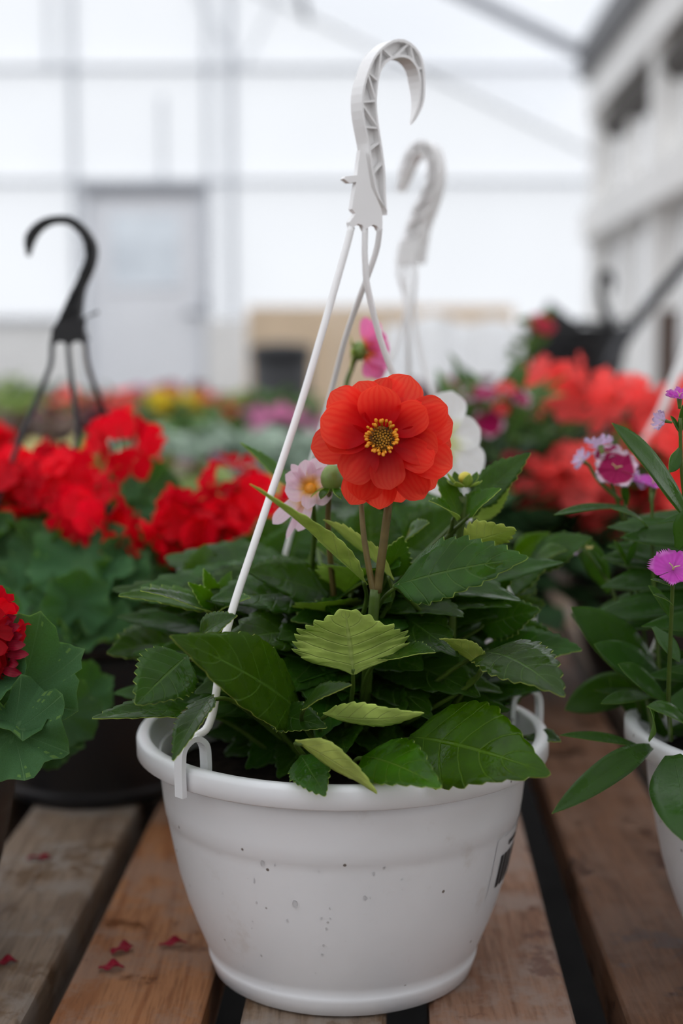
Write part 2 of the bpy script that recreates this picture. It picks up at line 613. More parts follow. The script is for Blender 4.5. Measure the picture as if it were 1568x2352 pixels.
# ------------------------------------------------------------------ leaves and petals
PROF = {
    'dahlia': ([0, .05, .12, .22, .34, .46, .58, .70, .80, .88, .94, .98, 1], [.05, .16, .52, .86, 1, .99, .88, .68, .47, .29, .15, .06, .0]),
    'lance': ([0, .08, .2, .35, .5, .65, .8, .9, .96, 1], [.25, .35, .55, .85, 1, .97, .78, .5, .26, .02]),
    'petal': ([0, .06, .16, .32, .5, .68, .82, .91, .965, .99, 1], [.30, .42, .68, .92, 1, 1, .90, .72, .48, .26, .06]),
    'narrow': ([0, .1, .3, .55, .75, .9, .97, 1], [.4, .5, .75, 1, .95, .65, .35, .1]),
}


def blade(B, T, w, n, fold=.2, curl=.3, ser=11, amp=.10, nv=8, nu=None, shape='dahlia', wave=0.0, twist=0.0, thick=0.00045, quilt=0.034, cup=0.0, two=True, seed=0, edge=1):
    B, T = np.asarray(B, float), np.asarray(T, float)
    L = np.linalg.norm(T - B)
    ex = (T - B) / L
    n = np.asarray(n, float)
    ez = nrm(n - ex * np.dot(n, ex))
    ey = np.cross(ez, ex)
    r = random.Random(seed)
    ph = r.uniform(0, 6.28)
    nu = nu or (max(14, ser * 5) if ser else 14)
    tamp = [[r.uniform(.45, 1.3) for _ in range(40)] for _ in range(2)]
    tph = (0.0, r.uniform(.2, .7))
    ts = np.linspace(0, 1, nu + 1)
    th = curl * (0.5 - ts)
    dx, dz = np.cos(th), np.sin(th)
    xc = np.concatenate([[0], np.cumsum((dx[1:] + dx[:-1]) / 2)])
    zc = np.concatenate([[0], np.cumsum((dz[1:] + dz[:-1]) / 2)])
    zc -= zc[-1] * xc / xc[-1]
    k = L / xc[-1]
    xc, zc = xc * k, zc * k
    f = np.interp(ts, *PROF[shape])
    # smooth the outline
    f[1:-1] = (f[:-2] + 2 * f[1:-1] + f[2:]) / 4
    V, UV = [], []
    ss = np.linspace(-1, 1, nv + 1)
    for i, t in enumerate(ts):
        for s in ss:
            hw = w / 2 * f[i]
            sx = 0.0
            if ser and 0.06 < t < 0.985:
                sd = 1 if s > 0 else 0
                q_ = t * ser + tph[sd]
                fr = q_ % 1.0
                tooth = (1 - (1 - fr) ** 1.8 if fr < .8 else .96 * (1 - fr) / .2) * amp * tamp[sd][int(q_)]
                hw = hw * (1 - amp * .4) + tooth * abs(s) ** 4 * w * .5 * min(1.0, .35 + f[i])
                sx = tooth * abs(s) ** 4 * w * .22
            y = s * hw
            z = zc[i] + fold * abs(y) + cup * (s * s) * w * 0.25 * f[i]
            z += wave * w * math.sin(t * 9 + ph + (1.4 if s > 0 else 0)) * abs(s) ** 1.5 * f[i]
            if quilt:
                z += quilt * w * math.sin(2 * math.pi * ((t - 0.2 * abs(s) ** 1.25) * 7)) * abs(s) * (1.15 - abs(s)) * f[i]
            yy, zz = y, z
            if twist:
                a = twist * (t - 0.25)
                yy = y * math.cos(a) - (z - zc[i]) * math.sin(a)
                zz = zc[i] + y * math.sin(a) + (z - zc[i]) * math.cos(a)
            V.append(B + ex * (xc[i] + sx) + ey * yy + ez * zz)
            UV.append((t, 0.5 + 0.5 * s))
    V = np.array(V)
    UV = np.array(UV)
    N = nv + 1
    Fc, Mi = [], []
    for i in range(nu):
        for j in range(nv):
            Fc.append((i * N + j, (i + 1) * N + j, (i + 1) * N + j + 1, i * N + j + 1))
            Mi.append(0)
    if two:
        m_ = len(V)
        V = np.vstack([V, V - ez * thick])
        UV = np.vstack([UV, UV])
        for i in range(nu):
            for j in range(nv):
                Fc.append((m_ + i * N + j, m_ + i * N + j + 1, m_ + (i + 1) * N + j + 1, m_ + (i + 1) * N + j))
                Mi.append(1)
            for a, b in ((i * N, (i + 1) * N), ((i + 1) * N + nv, i * N + nv)):
                Fc.append((a, m_ + a, m_ + b, b))
                Mi.append(edge)
    return dict(V=V, F=Fc, M=Mi, UV=UV)


def round_leaf(R=1.0, seed=0, cup=.25, wave=.12, lobes=7):
    """geranium blade, petiole notch along -x, top along +z, unit radius"""
    r = random.Random(seed)
    ph = r.uniform(0, 6.28)
    rings, seg = 6, 42
    V, UV, Fc, Mi = [], [], [], []
    for i in range(rings + 1):
        q = i / rings
        for k in range(seg):
            a = -math.pi + 2 * math.pi * k / seg
            notch = 1 - 0.62 * math.exp(-((math.pi - abs(a)) / 0.30) ** 2)
            lob = 1 + 0.07 * math.cos(lobes * a) + 0.035 * math.cos(lobes * 3 * a + ph)
            rr = R * q * (1 + (notch * lob - 1) * q)
            z = cup * q * q + wave * q * q * math.sin(4 * a + ph) + wave * .7 * q ** 3 * math.sin(9 * a + 2 * ph) - .03 * math.cos(lobes * a) * q
            V.append((rr * math.cos(a), rr * math.sin(a), z * R))
            UV.append((q, 0.5 + 0.5 * math.sin(lobes * a * .5)))
    n = len(V)
    for i in range(rings):
        for k in range(seg):
            k2 = (k + 1) % seg
            Fc.append((i * seg + k, (i + 1) * seg + k, (i + 1) * seg + k2, i * seg + k2))
            Mi.append(0)
    V = np.array(V)
    V2 = V - np.array([0, 0, 0.012 * R])
    m_ = len(V)
    for f in list(Fc):
        Fc.append(tuple(m_ + i for i in f[::-1]))
        Mi.append(1)
    return dict(V=np.vstack([V, V2]), F=Fc, M=Mi, UV=np.array(UV + UV))


def floret(np_=5, seed=0, width=1.05, cup=0.25, fringe=0.0, notch=0.0, nu=5, nvv=6, flat=0.0, tipw=1.0):
    """petals joined at one centre vertex; unit radius, facing +z"""
    r = random.Random(seed)
    V, UV, Fc = [(0, 0, 0)], [(0, .5)], []
    for p in range(np_):
        a = 2 * math.pi * p / np_ + r.uniform(-.12, .12)
        ln = r.uniform(.88, 1.08)
        tilt = r.uniform(-.18, .22)
        first = len(V)
        for i in range(1, nu + 1):
            t = i / nu
            f = np.interp(t, [0, .25, .5, .75, .92, 1], [.08, .34, .72, 1, .86 * tipw, .55 * tipw]) * width * .5
            for j in range(nvv + 1):
                s = -1 + 2 * j / nvv
                rad = ln * t * (1 - .10 * s * s * t)
                if fringe and i == nu:
                    rad *= 1 + fringe * (1 if j % 2 else -1)
                if notch and i == nu:
                    rad *= 1 - notch * (1 - abs(s))
                y = s * f
                z = cup * t * t + .16 * s * s * t * width + tilt * t + .05 * math.sin(5 * s + p) * t
                V.append((rad * math.cos(a) - y * math.sin(a), rad * math.sin(a) + y * math.cos(a), z))
                UV.append((t, .5 + .5 * s))
        N = nvv + 1
        for j in range(nvv):
            Fc.append((0, first + j, first + j + 1))
        for i in range(nu - 1):
            for j in range(nvv):
                b = first + i * N + j
                Fc.append((b, b + N, b + N + 1, b + 1))
    return dict(V=np.array(V, float), F=Fc, UV=np.array(UV, float))


def frame(loc, z, scale, spin=0.0, x=None):
    z = Vector(tuple(nrm(z)))
    if x is None:
        q = Vector((0, 0, 1)).rotation_difference(z)
        mt = q.to_matrix() @ Matrix.Rotation(spin, 3, 'Z')
    else:
        xv = Vector(tuple(x))
        xv = (xv - z * xv.dot(z)).normalized()
        yv = z.cross(xv)
        mt = Matrix((xv, yv, z)).transposed()
    m4 = mt.to_4x4()
    sc = scale if isinstance(scale, (tuple, list)) else (scale,) * 3
    m4 = m4 @ Matrix.Diagonal((sc[0], sc[1], sc[2], 1))
    m4.translation = Vector(tuple(loc))
    return m4


def local(parent, p):
    return np.asarray(p, float) - ROOT[top_of(parent).name]


# ================================================================== THE SETTING
fl = structure('floor', box(-30, 30, -12, 45, GROUND - .05, GROUND), 'ground')

YE = 10.5


def R(u, Y, z):
    return np.array([u + SKEW * Y, Y, z])


def zpx(y, Y):
    return float(P(784, y, Y)[2])


def xpx(x, Y):
    return float(P(x, 793, Y)[0])


# end wall: film with galvanised studs and rails, a white kneewall below
EAVE_U, EAVE_Z, SLOPE, RIDGE_U = 1.09, 1.99, 0.467, -2.55
LEFT_U = RIDGE_U * 2 - EAVE_U
RIDGE_Z = EAVE_Z + SLOPE * (EAVE_U - RIDGE_U)
fv = [R(LEFT_U, YE, GROUND), R(EAVE_U + 2.2, YE, GROUND), R(EAVE_U + 2.2, YE, EAVE_Z + 1.2), R(EAVE_U, YE, EAVE_Z + .9), R(RIDGE_U, YE, RIDGE_Z + .9), R(LEFT_U, YE, EAVE_Z)]
wall_end = structure('wall_end', dict(V=np.array(fv), F=[(0, 1, 2, 3, 4, 5)]), 'film')
def stud(px, wpx, y0=None, y1=-120, Y=YE + .06):
    x = xpx(px, Y)
    w = wpx * mpp(Y)
    z0 = GROUND if y0 is None else zpx(y0, Y)
    structure('stud', box(x - w / 2, x + w / 2, Y - .03, Y + .03, z0, zpx(y1, Y)), 'frame_alu', wall_end)
for a in ((180, 11), (482, 9, 800), (535, 13, 740), (130, 6, 170)):
    stud(*a)
stud(380, 7, 430, 220)
for y, w, x0, x1 in ((158, 9, -900, 1480), (418, 9, -900, 1420)):
    Y = YE + .07
    structure('rail', box(xpx(x0, Y), xpx(x1, Y), Y - .03, Y + .03, zpx(y + w / 2, Y), zpx(y - w / 2, Y)), 'frame_alu', wall_end)
for a, b in (((420, -60), (545, 150)), ((660, -60), (560, 150))):
    structure('brace', bar(P(a[0], a[1], YE + .12), P(b[0], b[1], YE + .12), .02, .02), 'frame_alu', wall_end)
Y = YE - .16
structure('kneewall_board', box(xpx(-900, Y), xpx(196, Y), Y - .02, Y + .02, GROUND, zpx(738, Y)), 'white_paint', wall_end)
structure('kneewall_board', box(xpx(474, Y), xpx(575, Y), Y - .02, Y + .02, GROUND, zpx(735, Y)), 'white_paint', wall_end)
structure('kneewall_board', box(xpx(575, Y), xpx(1800, Y), Y - .02, Y + .02, GROUND, zpx(760, Y)), 'white_paint', wall_end)
structure('kneewall_cap', box(xpx(-900, Y), xpx(196, Y), Y - .05, Y + .02, zpx(738, Y), zpx(728, Y)), 'frame_alu', wall_end)

# the door with its frame, window and lever
Yd = YE - .12
door = structure('door_1', box(xpx(212, Yd), xpx(462, Yd), Yd - .02, Yd + .02, GROUND + .02, zpx(442, Yd)), 'door_paint')
for a in ((196, 212, None, 428), (462, 476, None, 428)):
    structure('door_frame', box(xpx(a[0], Yd), xpx(a[1], Yd), Yd - .06, Yd + .03, GROUND, zpx(a[3], Yd)), 'frame_alu', door)
structure('door_frame', box(xpx(196, Yd), xpx(476, Yd), Yd - .08, Yd + .03, zpx(444, Yd), zpx(426, Yd)), 'rafter', door)
structure('door_pane', box(xpx(262, Yd), xpx(415, Yd), Yd - .03, Yd - .021, zpx(655, Yd), zpx(492, Yd)), simple('door_glass', (0.80, 0.86, 0.92), 0.1, var=0.1, scale=4), door)
for a in ((252, 262, 665, 482), (415, 425, 665, 482)):
    structure('pane_trim', box(xpx(a[0], Yd), xpx(a[1], Yd), Yd - .035, Yd - .021, zpx(a[2], Yd), zpx(a[3], Yd)), 'door_paint', door)
for a in ((492, 482), (665, 655)):
    structure('pane_trim', box(xpx(262, Yd), xpx(415, Yd), Yd - .035, Yd - .021, zpx(a[0], Yd), zpx(a[1], Yd)), 'door_paint', door)
structure('door_handle', join(tube([P(452, 718, Yd - .02), P(452, 718, Yd - .09), P(422, 720, Yd - .09)], .016, n=5), ball(P(474, 690, Yd - .06), .035)), 'rafter', door)

# roof: film on steel rafters and purlins
def roof_pt(u, Y, dz=0.0):
    return R(u, Y, RIDGE_Z - SLOPE * abs(u - RIDGE_U) + dz)
V = [roof_pt(LEFT_U, -4), roof_pt(RIDGE_U, -4), roof_pt(EAVE_U + .05, -4), roof_pt(LEFT_U, YE), roof_pt(RIDGE_U, YE), roof_pt(EAVE_U + .05, YE)]
roof = structure('ceiling', dict(V=np.array(V), F=[(0, 1, 4, 3), (1, 2, 5, 4)]), 'roof_film')
for Yr, w in ((10.62, .022), (8.0, .06), (5.6, .05), (3.2, .05)):
    structure('rafter', bar(roof_pt(EAVE_U + (.42 if Yr > 10 else 0), Yr, -.04), roof_pt(RIDGE_U, Yr, -.04), w, w), 'rafter', roof)
    structure('rafter', bar(roof_pt(LEFT_U, Yr, -.04), roof_pt(RIDGE_U, Yr, -.04), w, w), 'rafter', roof)
for u in (-.6, -1.6, RIDGE_U):
    structure('purlin', bar(roof_pt(u, -3.9, -.1), roof_pt(u, 10.4, -.1), .04, .04), 'rafter', roof)

# side wall on the right: posts, rails, white panels, a grey gutter along the eave
wr = structure('wall_right', box(1.15, 1.19, -4, 8.0, GROUND, .10, SKEW), 'white_paint')
for y0, y1 in ((7.86, 8.02), (6.05, 6.2), (4.75, 4.88), (3.4, 3.52), (2.0, 2.12), (.6, .72), (-.8, -.68), (-2.4, -2.28)):
    structure('post', box(1.10, 1.27, y0, y1, GROUND, 1.82, SKEW), 'white_paint', wr)
for y0, y1 in ((6.96, 7.02), (5.4, 5.46), (4.05, 4.11)):
    structure('mullion', box(1.14, 1.20, y0, y1, .10, 1.6, SKEW), 'white_paint', wr)
structure('fascia_board', box(1.08, 1.30, -4, 8.03, 1.62, 1.84, SKEW), 'white_paint', wr)
structure('middle_rail', box(1.06, 1.30, -4, 8.05, .96, 1.12, SKEW), 'white_paint', wr)
structure('gutter', box(1.03, 1.22, -4, 8.1, 1.84, 2.02, SKEW), 'gutter', wr)
for y0, y1 in ((6.2, 7.86), (4.88, 6.05), (3.52, 4.75), (2.12, 3.4), (.72, 2.0), (-.68, .6), (-2.28, -.8), (-4, -2.4)):
    structure('panel', box(1.205, 1.215, y0 + .005, y1 - .005, .10, 1.62, SKEW), 'panel', wr)
for y0, y1 in ((6.3, 7.6), (4.95, 5.95)):
    structure('rolled_shade', tube([R(1.17, y0, 1.53), R(1.17, y1, 1.53)], .075, n=3, sides=10), 'shade', wr)

# a wall of boards closes the house behind the photographer, film on the left
structure('wall_back', box(LEFT_U, EAVE_U, -4.1, -4.0, GROUND, EAVE_Z + .2), 'white_paint')
structure('wall_left', dict(V=np.array([R(LEFT_U, -4, GROUND), R(LEFT_U, YE, GROUND), R(LEFT_U, YE, EAVE_Z), R(LEFT_U, -4, EAVE_Z)]), F=[(0, 1, 2, 3)]), 'film')


# ================================================================== BENCHES
def bench(y0, y1, edges, label, seed):
    b = root('plant_bench', (SKEW * y0, y0, GROUND), label, 'bench')
    r = random.Random(seed)
    for i, (x0, x1) in enumerate(edges):
        h = -r.uniform(0, .0012)
        e = .0022
        V, Fc = [], []
        sec = [(x0, -.036), (x1, -.036), (x1, -e), (x1 - e, 0), (x0 + e, 0), (x0, -e)]
        ny = 14
        for k in range(ny + 1):
            y = y0 + (y1 - y0) * k / ny + (r.uniform(-.01, .01) if k in (0, ny) else 0)
            for (x, z) in sec:
                V.append((x + SKEW * (y - .7765) + r.uniform(-.0006, .0006), y, z + h))
        for k in range(ny):
            for j in range(6):
                j2 = (j + 1) % 6
                Fc.append((k * 6 + j, k * 6 + j2, (k + 1) * 6 + j2, (k + 1) * 6 + j))
        Fc += [tuple(range(6))[::-1], tuple(ny * 6 + j for j in range(6))]
        wm = 'wood_grey' if abs(x1 + .1857) < .001 else 'wood' if abs(x0 + .1697) < .001 else 'wood_pink' if abs(x0 - .0515) < .001 else 'wood_brown' if abs(x0 - .1647) < .001 else ('wood', 'wood_pink', 'wood_grey')[i % 3]
        put('plank', dict(V=np.array(V), F=Fc), wm, b, smooth=False)
    xa, xb = edges[0][0], edges[-1][1]
    for y in (y0 + .12, (y0 + y1) / 2, y1 - .12):
        put('cross_beam', box(xa + SKEW * (y - .7765), xb + SKEW * (y - .7765), y - .02, y + .02, -.128, -.038), 'beam', b, smooth=False)
        for x in (xa + .05, (xa + xb) / 2, xb - .05):
            xx = x + SKEW * (y - .7765)
            put('leg', box(xx - .022, xx + .022, y - .022 + .042, y + .022 + .042, GROUND, -.038), 'beam', b, smooth=False)
    return b


edges = [(-.1697, -.082), (-.0585, .0252), (.0515, .1352), (.1647, .2535)]
x = -.1857
left = []
while x > -1.6:
    left.append((x - .0885, x))
    x -= .0885 + .0235
edges = left[::-1] + edges
x = .279
while x < .80:
    edges.append((x, x + .0885))
    x += .0885 + .024
bench(.34, 3.1, edges, 'slatted wooden bench in front carrying the white pot of dahlias', 3)
bench(3.2, 5.6, [(a + .0, b_ + .0) for a, b_ in edges], 'slatted wooden bench further back under the blurred flowers', 4)


# ================================================================== BASKETS
def clip(parent, c, ang, r, z, mat, s=1.0):
    d = np.array([math.cos(ang), math.sin(ang), 0])
    tg = np.array([-math.sin(ang), math.cos(ang), 0])
    cc = np.asarray(c, float)
    pts = [cc + d * (r + .0035) + (0, 0, z - .015), cc + d * (r + .0038) + (0, 0, z + .004), cc + d * (r + .002) + (0, 0, z + .013),
           cc + d * (r - .006) + (0, 0, z + .017), cc + d * (r - .0135) + (0, 0, z + .012), cc + d * (r - .015) + (0, 0, z + .002), cc + d * (r - .015) + (0, 0, z - .006)]
    put('clip', ribbon(crom(pts, 5), tg, .0033, .0016), mat, parent, smooth=False)
    return cc + d * (r - .006) + np.array([0, 0, z + .017])


def hook_geo(outer, inner, Y0, X0, k, d, depth, web=True, th=.0013, n=26, taper=False):
    """two outlines in pixels -> flanged plastic hook; k: slant of the hook plane, d: depth direction"""
    def w3(pts):
        out = []
        for (px, py) in pts:
            Yt = Y0
            for _ in range(3):
                X = P(px, py, Yt)[0]
                Yt = Y0 + k * (X - X0)
            out.append(P(px, py, Yt))
        return out

    def resample(pts, m_):
        c = np.array(crom(pts, 8))
        s = np.concatenate([[0], np.cumsum(np.linalg.norm(np.diff(c, axis=0), axis=1))])
        q = np.linspace(0, s[-1], m_)
        return np.stack([np.interp(q, s, c[:, i]) for i in range(3)], 1)
    O, I = resample(w3(outer), n), resample(w3(inner), n)
    d0 = nrm(d) * depth
    V, Fc = [], []
    for i in range(n):
        g = I[i] - O[i]
        gl = np.linalg.norm(g)
        g = g / gl if gl > 1e-6 else g
        t = min(th, gl * .45)
        q = i / (n - 1)
        d = d0 * (1 if not taper or q < .82 else 1 - .88 * ((q - .82) / .18))
        o2, i2 = O[i] + g * t, I[i] - g * t
        wd = d * .45
        # I-beam section, front then back
        V += [O[i], o2, o2 + wd, i2 + wd, i2, I[i], I[i] + d, i2 + d, i2 + wd * 1.25, o2 + wd * 1.25, o2 + d, O[i] + d]
    m_ = 12
    for i in range(n - 1):
        for j in range(m_):
            j2 = (j + 1) % m_
            Fc.append((i * m_ + j, i * m_ + j2, (i + 1) * m_ + j2, (i + 1) * m_ + j))
    Fc += [tuple(range(m_))[::-1], tuple((n - 1) * m_ + j for j in range(m_))]
    return dict(V=np.array(V), F=Fc), O, I, d0


def ext(poly, Y0, d, dirn=(0, 1, 0)):
    """polygon in pixels extruded along dirn"""
    pts = [P(px, py, Y0) for px, py in poly]
    V = np.array(pts + [p + np.asarray(dirn) * d for p in pts])
    n = len(pts)
    Fc = [tuple(range(n))[::-1], tuple(n + i for i in range(n))] + [(i, (i + 1) % n, n + (i + 1) % n, n + i) for i in range(n)]
    return dict(V=V, F=Fc)


POT = [(.0780, .0), (.0815, .0012), (.0845, .010), (.0848, .0125), (.0838, .0138), (.0868, .020), (.0925, .034), (.0975, .048), (.1022, .064), (.1060, .082),
       (.1087, .096), (.1097, .1015), (.1104, .1026), (.1117, .112), (.1132, .126), (.1140, .140), (.1125, .140), (.1118, .126), (.1090, .103), (.1040, .080), (.0960, .05), (.0850, .02)]
RIM = [(.1142, .1385), (.1258, .1385), (.1272, .1395), (.1274, .1490), (.1264, .1512), (.1245, .1520), (.1205, .1518), (.1190, .1505), (.1186, .1440), (.1142, .1410), (.1142, .1385)]


def basket(name, c, mat, label, cat, clips, s=1.0, soil_z=.122, zs=1.0):
    b = root(name, c, label, cat)
    cc = np.asarray(c, float)
    put('pot', lathe([(r * s, z * s * zs) for r, z in POT], cc, 96), mat, b)
    put('rim', lathe([(r * s, z * s * zs) for r, z in RIM], cc, 96, False), mat, b)
    put('soil', lathe([(.1110 * s, soil_z * s * zs), (.09 * s, soil_z * s * zs + .004), (.04 * s, soil_z * s * zs + .007), (.001, soil_z * s * zs + .008)], cc, 40, False), 'soil', b)
    tops = [clip(b, cc, math.radians(a), .1268 * s, .151 * s * zs, mat) for a in clips]
    return b, tops


# ---------- the white basket in front
C0 = (.0008, .865, 0.0)
main, tops = basket('hanging_basket', C0, 'white_plastic', 'white plastic hanging basket with three-wire hook, holding the scarlet dahlia', 'hanging basket', (226, 14, 118))


def crop(pts, s, ox, oy):
    return [(ox + x / s, oy + y / s) for x, y in pts]


oc = crop([(700, 1990), (600, 1830), (535, 1560), (497, 1290), (455, 1080), (430, 900), (430, 740), (462, 580), (540, 370), (610, 265), (700, 185), (800, 140), (900, 148), (1000, 215), (1075, 330), (1108, 500), (1108, 760), (1080, 880), (1010, 1010), (965, 1062)], 4.703, 740, 60)
ic = crop([(700, 2040), (688, 1830), (680, 1560), (645, 1290), (612, 1080), (592, 900), (592, 750), (618, 540), (665, 430), (720, 375), (780, 350), (850, 335), (930, 350), (1000, 420), (1040, 520), (1052, 640), (1040, 800), (1010, 920), (975, 1010), (955, 1062)], 4.703, 740, 60)
hx = float(P(848, 300, .865)[0])
hd = (-.62, .78, 0)
hg, O, I, dv = hook_geo(oc, ic, .865, hx, .78, hd, .0105, n=40, th=.0018, taper=True)
hook = put('hook', hg, 'white_hook', main, smooth=False)
zig = [(5, 8), (8, 11), (11, 13), (14, 13), (14, 17), (18, 17), (18, 20), (22, 20), (22, 25), (27, 25), (27, 30), (31, 30)]
for a, b_ in zig:
    put('rib', bar(O[a] * .92 + I[b_] * .08 + dv * .22, I[b_] * .92 + O[a] * .08 + dv * .22, .0012, .0036, up=tuple(nrm(dv))), 'white_hook', hook, smooth=False)
plate = [(827, 345), (838, 345), (852, 430), (876, 480), (878, 500), (878, 522), (872, 530), (866, 519), (857, 516), (846, 522), (838, 530), (832, 517), (822, 514), (812, 522), (807, 528), (803, 510), (817, 490), (808, 480), (818, 418), (802, 420), (789, 410), (793, 405), (820, 402)]
put('hook_plate', ext(plate, .862, .006, (-.35, .9, 0)), 'white_hook', main, smooth=False)
Yh = .864
t1, t3, t2 = tops[0], tops[1], tops[2]
put('wire', tube([P(807, 522, Yh), P(786, 600, .858), P(690, 930, .828), P(590, 1230, .803), P(520, 1450, .79), P(485, 1650, .785), t1], .0021, .0024, n=6), 'white_hook', main)
put('wire', tube([P(838, 524, Yh), P(838, 600, .864), P(848, 680, .866), P(895, 840, .875), P(1010, 1080, .885), P(1130, 1290, .893), P(1200, 1440, .897), t3], .0019, .0022, n=6), 'white_hook', main)
put('wire', tube([P(872, 524, Yh), P(864, 575, .868), P(838, 650, .874), P(795, 770, .895), P(752, 930, .92), P(680, 1180, .945), P(610, 1450, .96), t2], .0019, .0020, n=6), 'white_hook', main)

# barcode sticker on the right flank, curved on the wall of the pot
def on_pot(ang, z, c=C0, lift=.0004):
    zs, rs = [p[1] for p in POT[:16]], [p[0] for p in POT[:16]]
    r = float(np.interp(z, zs, rs)) + lift
    return np.array([c[0] + r * math.cos(ang), c[1] + r * math.sin(ang), c[2] + z])


def pot_patch(a0, a1, z0, z1, lift, n=8, mz=4):
    V, Fc = [], []
    for j in range(mz + 1):
        for i in range(n + 1):
            V.append(on_pot(a0 + (a1 - a0) * i / n, z0 + (z1 - z0) * j / mz, lift=lift))
    for j in range(mz):
        for i in range(n):
            b_ = j * (n + 1) + i
            Fc.append((b_, b_ + 1, b_ + n + 2, b_ + n + 1))
    return dict(V=np.array(V), F=Fc)


rad = math.radians
stk = put('barcode_sticker', pot_patch(rad(-34), rad(16), .060, .099, .0004), 'white_plastic', main, label='barcode sticker')
put('price_line', pot_patch(rad(-24), rad(8), .0905, .0935, .0007), 'ink', stk, smooth=False)
aa, rb = -29.0, random.Random(5)
gs = []
while aa < 10:
    wd = rb.choice([1.0, 1.4, 2.0, 2.6])
    gs.append(pot_patch(rad(aa), rad(aa + wd), .066, .0865, .0007, n=1))
    aa += wd + rb.choice([.5, .7, 1.0])
put('barcode_bars', join(*gs), 'ink', stk, kind='stuff', smooth=False)

# water drops on the wall of the pot
rb = random.Random(11)
gs = []
for (px, py, s) in ((624, 1982, 5), (685, 2078, 6), (832, 2060, 4), (665, 2115, 2.5), (740, 2110, 2.5), (742, 2170, 2.5), (738, 2192, 3), (738, 2000, 2), (848, 2010, 3)) + tuple((rb.uniform(470, 1090), rb.uniform(1930, 2290), rb.uniform(1.0, 2.3)) for _ in range(45)):
    x_ = (px - 786) / F * .80
    if abs(x_) > .085:
        continue
    ang = -math.acos(max(-.99, min(.99, x_ / .097)))
    best = min((abs(np.dot((q := on_pot(ang, z)) - CP, UP) / np.dot(q - CP, FW) * F - (1176 - py)), z) for z in np.linspace(.004, .1, 60))[1]
    gs.append(ball(on_pot(ang, best, lift=0), s * .00027, (0, 0, 1), 1.35, 8, 6))
put('water_drops', join(*gs), 'water', main, kind='stuff')

# ---------- the neighbours' baskets
gb, gtops = basket('hanging_basket', (-.218, 1.235, 0), 'black_plastic', 'black hanging basket with upright black hook, holding crimson geraniums', 'hanging basket', (215, 330, 95))
oc = crop([(135, 308), (124, 225), (150, 168), (210, 120), (290, 100), (370, 110), (440, 168), (485, 245), (487, 320), (462, 400), (428, 475), (414, 560), (410, 640), (425, 690), (445, 745)], 2.24, 0, 450)
ic = crop([(138, 308), (165, 230), (200, 178), (250, 146), (300, 140), (360, 155), (410, 200), (438, 270), (432, 340), (398, 420), (352, 515), (322, 580), (296, 640), (268, 690), (262, 745)], 2.24, 0, 450)
hg, O, I, dv = hook_geo(oc, ic, 1.232, float(P(150, 600, 1.23)[0]), 0.15, (.12, .99, 0), .0095, th=.004, n=34)
bh = put('hook', hg, 'black_plastic', gb, smooth=False)
for k in range(3, 32, 4):
    put('rib', bar(O[k] + dv * .1, I[min(k + 1, 33)] + dv * .1, .0016, .0045, up=tuple(nrm(dv))), 'black_plastic', bh, smooth=False)
put('hook_plate', ext(crop([(262, 735), (265, 690), (300, 640), (405, 640), (500, 590), (500, 605), (440, 625), (430, 690), (440, 740), (430, 765), (400, 745), (370, 755), (350, 780), (330, 755), (300, 750), (275, 765)], 2.24, 0, 450), 1.229, .006), 'black_plastic', gb, smooth=False)
for pts, tp in (([(268, 745), (262, 860), (230, 950), (160, 1120), (80, 1320)], 0), ([(350, 765), (362, 900), (400, 1190), (445, 1480)], 1), ([(437, 750), (455, 880), (520, 1070), (585, 1280)], 2)):
    ys = [1.232 + (gtops[tp][1] - 1.232) * t for t in np.linspace(0, .75, len(pts))]
    put('wire', tube([P(*q, yy) for q, yy in zip(crop(pts, 2.24, 0, 450), ys)] + [gtops[tp]], .0022, .0026, n=5), 'black_plastic', gb)

fb, ft = basket('flower_pot', (-.318, .865, 0), 'brown_plastic', 'dark brown pot cut off by the left edge, under broad green leaves', 'pot', ())
rbk, rt = basket('hanging_basket', (.306, .865, 0), 'white_plastic', 'white hanging basket at the right edge, holding pink dianthus', 'hanging basket', (105, 345, 285))
put('wire', tube([P(1560, 1330, .93), P(1535, 1410, .93), P(1510, 1470, .93), P(1478, 1600, .93), rt[0]], .0022, n=5), 'white_hook', rbk)
put('wire', tube([rt[1], P(1760, 1300, .93), P(1700, 800, .9), P(1560, 1330, .93)], .0022, n=5), 'white_hook', rbk)

# white basket behind the first, with its blurred hook
b2, b2t = basket('hanging_basket', (.045, 1.26, 0), 'white_plastic', 'white hanging basket directly behind the front one, with a blurred white hook', 'hanging basket', (200, 320, 80))
oc = crop([(22, 1030), (38, 920), (70, 830), (118, 770), (170, 757), (222, 800), (245, 900), (240, 1000), (205, 1120), (165, 1230), (135, 1420)], 2.347, 900, 0)
ic = crop([(28, 1030), (72, 935), (100, 872), (130, 832), (160, 830), (185, 870), (190, 940), (170, 1020), (112, 1130), (60, 1280), (22, 1420)], 2.347, 900, 0)
hg, O, I, dv = hook_geo(oc, ic, 1.24, float(P(950, 500, 1.24)[0]), -.7, (.6, .8, 0), .013, th=.003, n=30)
h2 = put('hook', hg, 'white_hook', b2, smooth=False)
for k in range(3, 28, 3):
    put('rib', bar(O[k] + dv * .1, I[min(k + 1, 29)] + dv * .1, .002, .005, up=tuple(nrm(dv))), 'white_hook', h2, smooth=False)
put('hook_plate', ext([(910, 600), (916, 560), (955, 545), (980, 535), (981, 541), (958, 555), (955, 605), (948, 612), (938, 604), (925, 612), (914, 606)], 1.237, .006), 'white_hook', b2, smooth=False)
for (a, b_, tp) in (((914, 606), (908, 800), 0), ((932, 606), (938, 830), 2), ((952, 606), (968, 820), 1)):
    put('wire', tube([P(*a, 1.24), P(*b_, 1.24), b2t[tp]], .0020, n=8), 'white_hook', b2)

